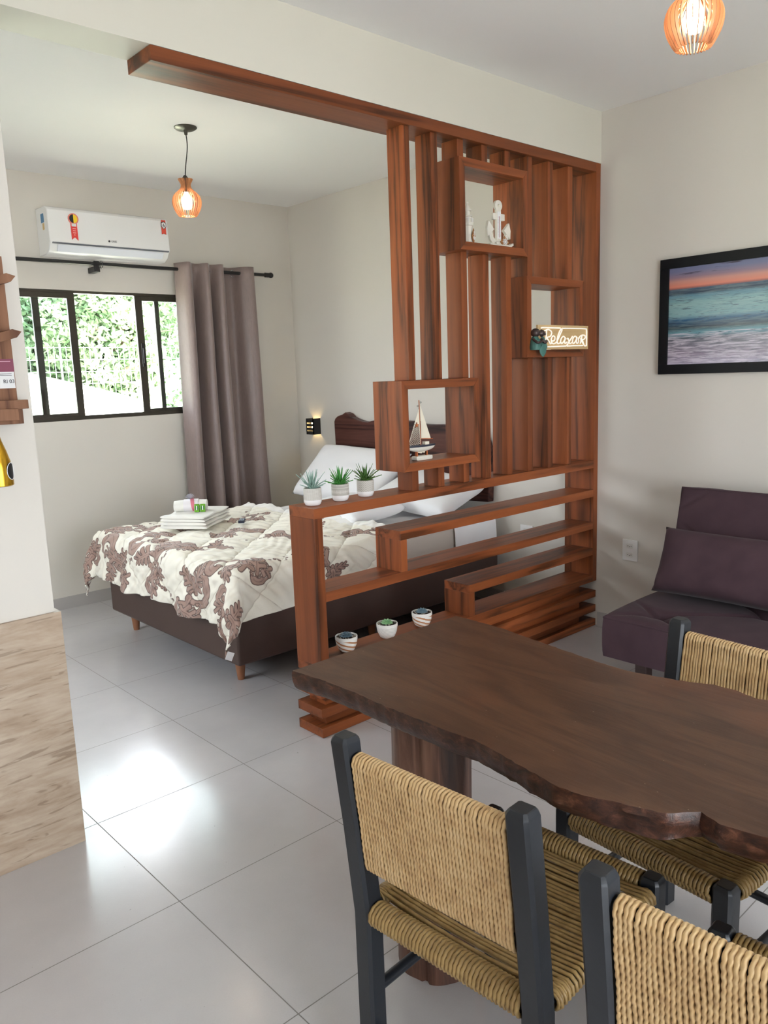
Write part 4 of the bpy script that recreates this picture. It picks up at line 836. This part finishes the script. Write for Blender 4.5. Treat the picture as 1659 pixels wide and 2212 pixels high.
# ------------------------------------------------------------------ sofa
sf = thing('sofa_bed', 'dark purple-brown tufted futon sofa without arms against the wall', 'sofa', (3.58, 1.0, 0))
t = NT('plum_suede'); v = t.mapping(); t.link(t.mix(t.noise(v, 9, 4), lin(58, 43, 49), lin(78, 60, 66)), t.b.inputs['Base Color']); t.setin(t.b, Roughness=.85); t.b.inputs['Sheen Weight'].default_value = .08; t.b.inputs['Specular IOR Level'].default_value = .12; t.b.inputs['Sheen Roughness'].default_value = .35; t.bump(t.noise(v, 350, 3), .2, .001); m_suede = t.mat
def tuft(px, py, cells_x, cells_y):   # depth of buttons and creases on a unit square
    gx, gy = px * cells_x, py * cells_y; best = 9; cr = 9
    for i in range(-1, int(cells_x) + 2):
        for j in range(-1, int(cells_y) + 2):
            if (i + j) % 2 == 0:
                bx, by = i + .0, j + .0; d = math.hypot(gx - bx, gy - by); best = min(best, d)
    a = abs(((gx + gy) / 2 + .5) % 1 - .5); b = abs(((gx - gy) / 2 + .5) % 1 - .5)
    return .03 * math.exp(-(best / .16) ** 2) + .022 * max(math.exp(-(a / .032) ** 2), math.exp(-(b / .032) ** 2)) * math.exp(-(best / .7) ** 2)
def cushion(sx, sy, sz, cx_, cy_, nx=110, ny=260, off=(.5, .5)):
    mb = MB()
    def f(u, v):
        a, b = 2 * u - 1, 2 * v - 1; e = ((1 - abs(a) ** 14) * (1 - abs(b) ** 20)) ** .25
        d = tuft((u + off[0] / cx_), (v + off[1] / cy_), cx_, cy_) * min(1, (1 - abs(a)) * 5, (1 - abs(b)) * 8)
        return ((a) * sx / 2, b * sy / 2, sz - .02 + .02 * e + .012 * (1 - a * a) - d)
    mb.grid(f, nx, ny)
    r = .012
    P = lambda z, ins: [(-sx / 2 + ins, -sy / 2 + ins, z), (sx / 2 - ins, -sy / 2 + ins, z), (sx / 2 - ins, sy / 2 - ins, z), (-sx / 2 + ins, sy / 2 - ins, z)]
    def side(u, v):
        per = [(-1, -1), (1, -1), (1, 1), (-1, 1), (-1, -1)]; k = min(3, int(u * 4)); q = u * 4 - k; a = per[k][0] + (per[k + 1][0] - per[k][0]) * q; b = per[k][1] + (per[k + 1][1] - per[k][1]) * q
        bulge = .008 * sin(pi * v); wr = .004 * sin(u * 130 + v * 3) * sin(pi * v)
        return (a * (sx / 2 + bulge + wr), b * (sy / 2 + bulge + wr), (sz - .02) * v + .004)
    mb.grid(side, 121, 8); mb.add(P(.004, 0), [(0, 1, 2, 3)])
    return mb
def piping(sx, sy, z): return MB().tube([(-sx / 2, -sy / 2, z), (sx / 2, -sy / 2, z), (sx / 2, sy / 2, z), (-sx / 2, sy / 2, z)], .005, 8, closed=True)
me = cushion(.80, 2.0, .215, 3, 5).mesh('seat_cushion', 50); so1 = obj('seat_cushion', me, m_suede, sf); so1.location = (0, 0, .185)
p1 = obj('piping', piping(.80, 2.0, .196), m_suede, so1, smooth=60)
BM = Matrix.Translation((.265, 0, .40)) @ Matrix.Rotation(radians(-78), 4, 'Y') @ Matrix.Translation((.24, 0, 0))
me = cushion(.54, 1.92, .14, 2, 5, off=(.5, .9)).mesh('back_cushion', 50); me.transform(BM); b1 = obj('back_cushion', me, m_suede, sf)
pm = piping(.54, 1.92, .122).mesh('piping', 60); pm.transform(BM); obj('piping', pm, m_suede, b1)
for x in (-.2, .28):
    for y in (-.9, 0, .9): obj('leg', MB().box(x - .03, x + .03, y - .03, y + .03, 0, .189), plain('sofa_leg', lin(60, 44, 40), .5), sf, bevel=.004)
pillow('throw_pillow', 'dark purple rectangular cushion leaning on the sofa backrest', (3.61, 1.60, .592), (0, radians(-66), 0), .33, .72, .20, m_suede, None, 'cushion')
# ------------------------------------------------------------------ table
Lo = [(1.158, 1.671), (1.172, 1.56), (1.177, 1.45), (1.173, 1.31), (1.177, 1.137), (1.185, 1.054), (1.175, .98), (1.162, .914), (1.157, .874), (1.147, .81), (1.152, .76), (1.172, .715), (1.183, .673), (1.201, .625), (1.228, .605), (1.246, .586), (1.232, .547), (1.248, .473), (1.235, .38), (1.21, .25), (1.19, .1), (1.2, -.1), (1.19, -.3)]
Ro = [(1.8, -.3), (1.79, -.1), (1.81, .2), (1.80, .5), (1.796, .697), (1.789, .721), (1.805, .771), (1.802, .829), (1.775, .893), (1.76, .95), (1.745, 1.027), (1.75, 1.12), (1.764, 1.227), (1.785, 1.379), (1.8, 1.471), (1.803, 1.6), (1.802, 1.671)]
def dens(P):
    out = []
    for i in range(len(P) - 1):
        n_ = max(1, int(math.hypot(P[i + 1][0] - P[i][0], P[i + 1][1] - P[i][1]) / .012))
        for q in range(n_): out.append((P[i][0] + (P[i + 1][0] - P[i][0]) * q / n_, P[i][1] + (P[i + 1][1] - P[i][1]) * q / n_))
    return out + [P[-1]]
L1, R1 = dens(Lo), dens(Ro); rr = random.Random(5)
def jig(P, s): return [(x + rr.uniform(-.0016, .0016), y) for x, y in P]
L1 = jig(L1, -1); R1 = jig(R1, 1)
tt_ = thing('dining_table', 'live-edge dark wooden slab dining table on round log legs', 'table', (1.48, .7, 0))
mb = MB(); out = [(x, y, 0) for x, y in L1] + [(x, y, 1) for x, y in R1]; n = len(out)
def prof_(x, y, sd, k):
    inward = 1 if sd == 0 else -1; rough = 1.0 if (sd == 0 and .55 < y < .95) else .08
    nn = lambda a: sin(y * 31 + a) * .4 + sin(y * 83 + 2 * a) * .25 + sin(y * 17 + a * 3) * .5
    off = [0, -.002 - .004 * nn(1) * rough, -.001 - .008 * nn(2) * rough, .006 + .006 * nn(3) * rough, .012 + .008 * nn(4) * rough][k]
    dz_ = [0, -.012, -.028, -.046, -.054 - (.004 * nn(5) if rough > .5 else 0)][k]
    return (x + inward * off - 1.48, y - .7, .78 + dz_)
for k in range(5): mb.v += [prof_(x, y, sd, k) for x, y, sd in out]
mb.f.append(list(range(n))); mb.m.append(0)
mb.f.append([4 * n + i for i in range(n)][::-1]); mb.m.append(0)
for k in range(4):
    for i in range(n): j = (i + 1) % n; mb.f.append([k * n + i, k * n + j, (k + 1) * n + j, (k + 1) * n + i]); mb.m.append(1)
def tabmat():
    t = NT('table_slab'); v = t.mapping((1, .16, 1), (.3, .1, 0)); g = t.noise(v, 7, 5, .55, 1.2); g2 = t.noise(t.mapping((1, .08, 1)), 90, 4, .6); big = t.noise(t.mapping(), 2.2, 4)
    wv_ = t.math('ABSOLUTE', t.math('SUBTRACT', t.math('FRACT', t.math('MULTIPLY', g, 5)), .5))
    col = t.ramp(t.math('ADD', t.math('ADD', t.math('MULTIPLY', wv_, .5), t.math('MULTIPLY', g2, .25)), t.math('MULTIPLY', big, .35)), [(.2, lin(60, 38, 27)), (.45, lin(82, 56, 41)), (.7, lin(98, 69, 50))])
    warm = t.ramp(t.noise(t.mapping((1, .5, 1)), 3.3, 3), [(.55, (0, 0, 0)), (.72, (.6, .6, .6))]); col = t.mix(warm, col, lin(112, 68, 46))
    vo = t.new('ShaderNodeTexVoronoi'); t.setin(vo, Scale=30.0); sp_ = t.ramp(vo.outputs['Distance'], [(.018, (.8, .8, .8)), (.03, (0, 0, 0))]); col = t.mix(sp_, col, lin(190, 176, 160))
    t.link(col, t.b.inputs['Base Color']); t.setin(t.b, Roughness=.36); t.b.inputs['Specular IOR Level'].default_value = .35; t.bump(t.math('ADD', g2, t.math('MULTIPLY', big, 1.0)), .15, .004); return t.mat
def edgemat():
    t = NT('slab_edge'); g = t.noise(t.mapping((1, .5, 1)), 60, 6, .7, .5); t.link(t.ramp(g, [(.35, lin(34, 18, 14)), (.55, lin(70, 40, 28)), (.72, lin(112, 74, 56))]), t.b.inputs['Base Color']); t.setin(t.b, Roughness=.4); t.bump(g, .35, .005); return t.mat
obj('tabletop', mb, [tabmat(), edgemat()], tt_, smooth=40)
def logleg(x, y):
    def fn(u, v):
        a = 2 * pi * u; r_ = .102 * (1 + .03 * sin(3 * a + 1) + .02 * sin(7 * a) + .012 * sin(v * 9 + a)); 
        if abs(((a - 3.6 + pi) % (2 * pi)) - pi) < .05: r_ -= .008
        return (x - 1.48 + r_ * cos(a), y - .7 + r_ * sin(a), .728 * v)
    return obj('log_leg', MB().grid(fn, 90, 24, wrap=True), m_log, tt_, smooth=60)
t = NT('log_wood'); g = t.noise(t.mapping((1, 1, .1)), 26, 6, .65, .8); cr_ = t.ramp(t.noise(t.mapping((1, 1, .07)), 9, 3, .5, .4), [(.36, (.7, .7, .7)), (.42, (0, 0, 0))]); c_ = t.mix(cr_, t.ramp(g, [(.3, lin(48, 28, 20)), (.5, lin(92, 60, 46)), (.72, lin(128, 94, 76))]), lin(34, 20, 16)); t.link(c_, t.b.inputs['Base Color']); t.setin(t.b, Roughness=.5); t.bump(g, .5, .006); m_log = t.mat
logleg(1.35, 1.345); logleg(1.5, .02)
# ------------------------------------------------------------------ chairs
def ropemat():
    t = NT('seagrass_rope'); oi = t.new('ShaderNodeObjectInfo'); v = t.mapping(); n_ = t.noise(v, 45, 4); n3 = t.noise(v, 7, 3)
    c = t.ramp(t.math('ADD', t.math('MULTIPLY', n_, .6), t.math('MULTIPLY', n3, .4)), [(.32, lin(164, 130, 88)), (.5, lin(190, 158, 112)), (.7, lin(204, 176, 132))]); t.link(c, t.b.inputs['Base Color']); t.setin(t.b, Roughness=.38); t.b.inputs['Specular IOR Level'].default_value = .5; return t.mat
m_rope = ropemat()
def ropemat2():
    t = NT('seagrass_seat_rope'); v = t.mapping(); n_ = t.noise(v, 45, 4); n3 = t.noise(v, 6, 3)
    c = t.ramp(t.math('ADD', t.math('MULTIPLY', n_, .6), t.math('MULTIPLY', n3, .4)), [(.32, lin(124, 96, 52)), (.5, lin(152, 124, 76)), (.7, lin(172, 144, 94))]); t.link(c, t.b.inputs['Base Color']); t.setin(t.b, Roughness=.4); return t.mat
m_rope2 = ropemat2()
HW = .2085   # half distance between post centres (y); chair faces +x, origin below the rear posts
def post_mesh(path, hw, top):
    # square section following path, chamfered pyramid top
    P = [Vector(p) for p in path]; mb = MB(); secs = []
    ch = hw * .28
    def sec(c, k, cz=0): 
        a = hw * k; b = ch * k; return [(c.x + x, c.y + y, c.z + cz) for x, y in ((a, -a + b), (a, a - b), (a - b, a), (-a + b, a), (-a, a - b), (-a, -a + b), (-a + b, -a), (a - b, -a))]
    rings = [sec(p, 1) for p in P] + [sec(P[-1], .93, .005), sec(P[-1], .72, .012)]
    for r_ in rings: mb.v += r_
    for i in range(len(rings) - 1):
        for k in range(8): mb.f.append([i * 8 + k, i * 8 + (k + 1) % 8, (i + 1) * 8 + (k + 1) % 8, (i + 1) * 8 + k]); mb.m.append(0)
    mb.f.append(list(range(8))[::-1]); mb.f.append([(len(rings) - 1) * 8 + k for k in range(8)]); mb.m += [0, 0]
    return mb
def leanx(z): return -.1 * max(0, z - .44) - .02 * max(0, z - .65)
def make_chair(label):
    r = thing('dining_chair', label, 'chair', (0, 0, 0), 0, 'rope-woven chairs around the dining table')
    for s_ in (-1, 1):
        obj('rear_post', post_mesh([(0, s_ * HW, 0), (0, s_ * HW, .44), (leanx(.5), s_ * HW, .5), (leanx(.65), s_ * HW, .65), (leanx(.838), s_ * HW, .838)], .0235, 1), m_blackpaint, r, bevel=.0015, smooth=30)
        obj('front_leg', post_mesh([(.445, s_ * HW, 0), (.445, s_ * HW, .462)], .0225, 1), m_blackpaint, r, bevel=.0015, smooth=30)
        for z in (.245,): obj('stretcher', MB().tube([(.02, s_ * HW, z), (.425, s_ * HW, z)], .0125, 12), m_blackpaint, r, smooth=60)
    obj('stretcher', MB().tube([(.445, -HW + .02, .15), (.445, HW - .02, .15)], .0125, 12), m_blackpaint, r, smooth=60)
    obj('stretcher', MB().tube([(0, -HW + .02, .16), (0, HW - .02, .16)], .0125, 12), m_blackpaint, r, smooth=60)
    # woven backrest
    mb = MB(); zt, zb, rad = .800, .572, .0155; N_ = 44; rr_ = random.Random(3)
    y0, y1 = -HW + .027, HW - .027; pitch = (y1 - y0) / N_; rp = pitch * .53
    for k in range(N_):
        y = y0 + pitch * (k + .5); sl = rr_.uniform(-.3, .3) * pitch; pts = []
        ax_ = -.11
        for q in range(100): z = zb + (zt - zb) * q / 99; pts.append((leanx(z) - rad, y + sl * (q / 99 - .5) + .0008 * sin(q * .13 + k), z))
        for q in range(1, 22): a = pi - pi * q / 22; pts.append((leanx(zt) + rad * cos(a), y + sl * .5, zt + rad * sin(a)))
        for q in range(20): z = zt - (zt - zb) * q / 19; pts.append((leanx(z) + rad, y + sl * .5 - pitch * .5 * (q / 19), z))
        for q in range(1, 8): a = -pi * q / 8; pts.append((leanx(zb) + rad * cos(a), y - sl * .5, zb + rad * sin(a)))
        mb.tube(pts, rp * 1.07, 9, closed=True, lob=2, tw=210, amp=.30)
    b_ = obj('woven_backrest', mb, m_rope, r, smooth=70, fix=False)
    for z in (zt, zb): obj('rail', MB().tube([(leanx(z), -HW + .02, z), (leanx(z), HW - .02, z)], .0105, 10), m_blackpaint, r, smooth=60)
    # woven seat
    mb = MB(); zs = .445
    for X_, n_ in ((.0, 40), (.445, 40)):
        p_ = (2 * HW - .048) / n_
        for k in range(n_):
            y = -HW + .024 + p_ * (k + .5); sk = p_ * .8; rx_ = .0235
            mb.tube([(X_ + (.0) + rx_ * cos(a * pi / 24), y + sk * (a / 48 - .5) * .6, zs + rx_ * .95 * sin(a * pi / 24)) for a in range(48)], p_ * .59, 8, closed=True, lob=2, tw=210, amp=.28)
    nS = 30; x0, x1 = .034, .412; p_ = (x1 - x0) / nS; rr_ = random.Random(9)
    for k in range(nS):
        x = x0 + p_ * (k + .5); e0 = HW + .012; jx = rr_.uniform(-.006, .006); jx2 = rr_.uniform(-.004, .004)
        for lay in (0, 1):
            pts = []
            for q in range(25):
                y = -e0 + 2 * e0 * q / 24; sag = .012 * (1 - (y / e0) ** 2); pts.append((x + (jx if lay else jx2) * sin(pi * q / 24), y, zs + (.017 if lay == 0 else -.017) - sag * (1 if lay == 0 else .6)))
            if lay == 0: top_ = pts
            else:
                loop = top_ + [(x, e0 + .010, zs + .008), (x, e0 + .012, zs - .004)] + pts[::-1] + [(x, -e0 - .012, zs - .004), (x, -e0 - .010, zs + .008)]
                mb.tube(loop, .0046, 7, closed=True, lob=2, tw=240, amp=.2)
    for s_ in (-1, 1):
        for k in range(8):   # corner wraps
            x = .036 + k * .0062; mb.tube([(x, s_ * (HW + .004) + .016 * cos(a * pi / 6), zs + .016 * sin(a * pi / 6)) for a in range(12)], .0036, 6, closed=True)
            x = .41 - k * .0062; mb.tube([(x, s_ * (HW + .004) + .016 * cos(a * pi / 6), zs + .016 * sin(a * pi / 6)) for a in range(12)], .0036, 6, closed=True)
    obj('woven_seat', mb, m_rope2, r, smooth=70, fix=False)
    fr_ = MB()
    for s_ in (-1, 1): fr_.tube([(.02, s_ * HW, zs), (.425, s_ * HW, zs)], .012, 8)
    for X_ in (0, .445): fr_.tube([(X_, -HW + .02, zs), (X_, HW - .02, zs)], .014, 8)
    obj('seat_rail', fr_, m_blackpaint, r, smooth=60)
    return r
c1 = make_chair('black rope-woven dining chair nearest the divider on the camera side of the table')
c1.location = (.978, .953, 0); c1.rotation_euler = (0, 0, radians(4))
c1r = radians(4)
dup(c1, (.955, .362, 0), radians(4), 'black rope-woven dining chair cropped by the bottom right corner of the photo')
dup(c1, (1.975, .83, 0), radians(176), 'black rope-woven dining chair across the table with its back to the sofa')
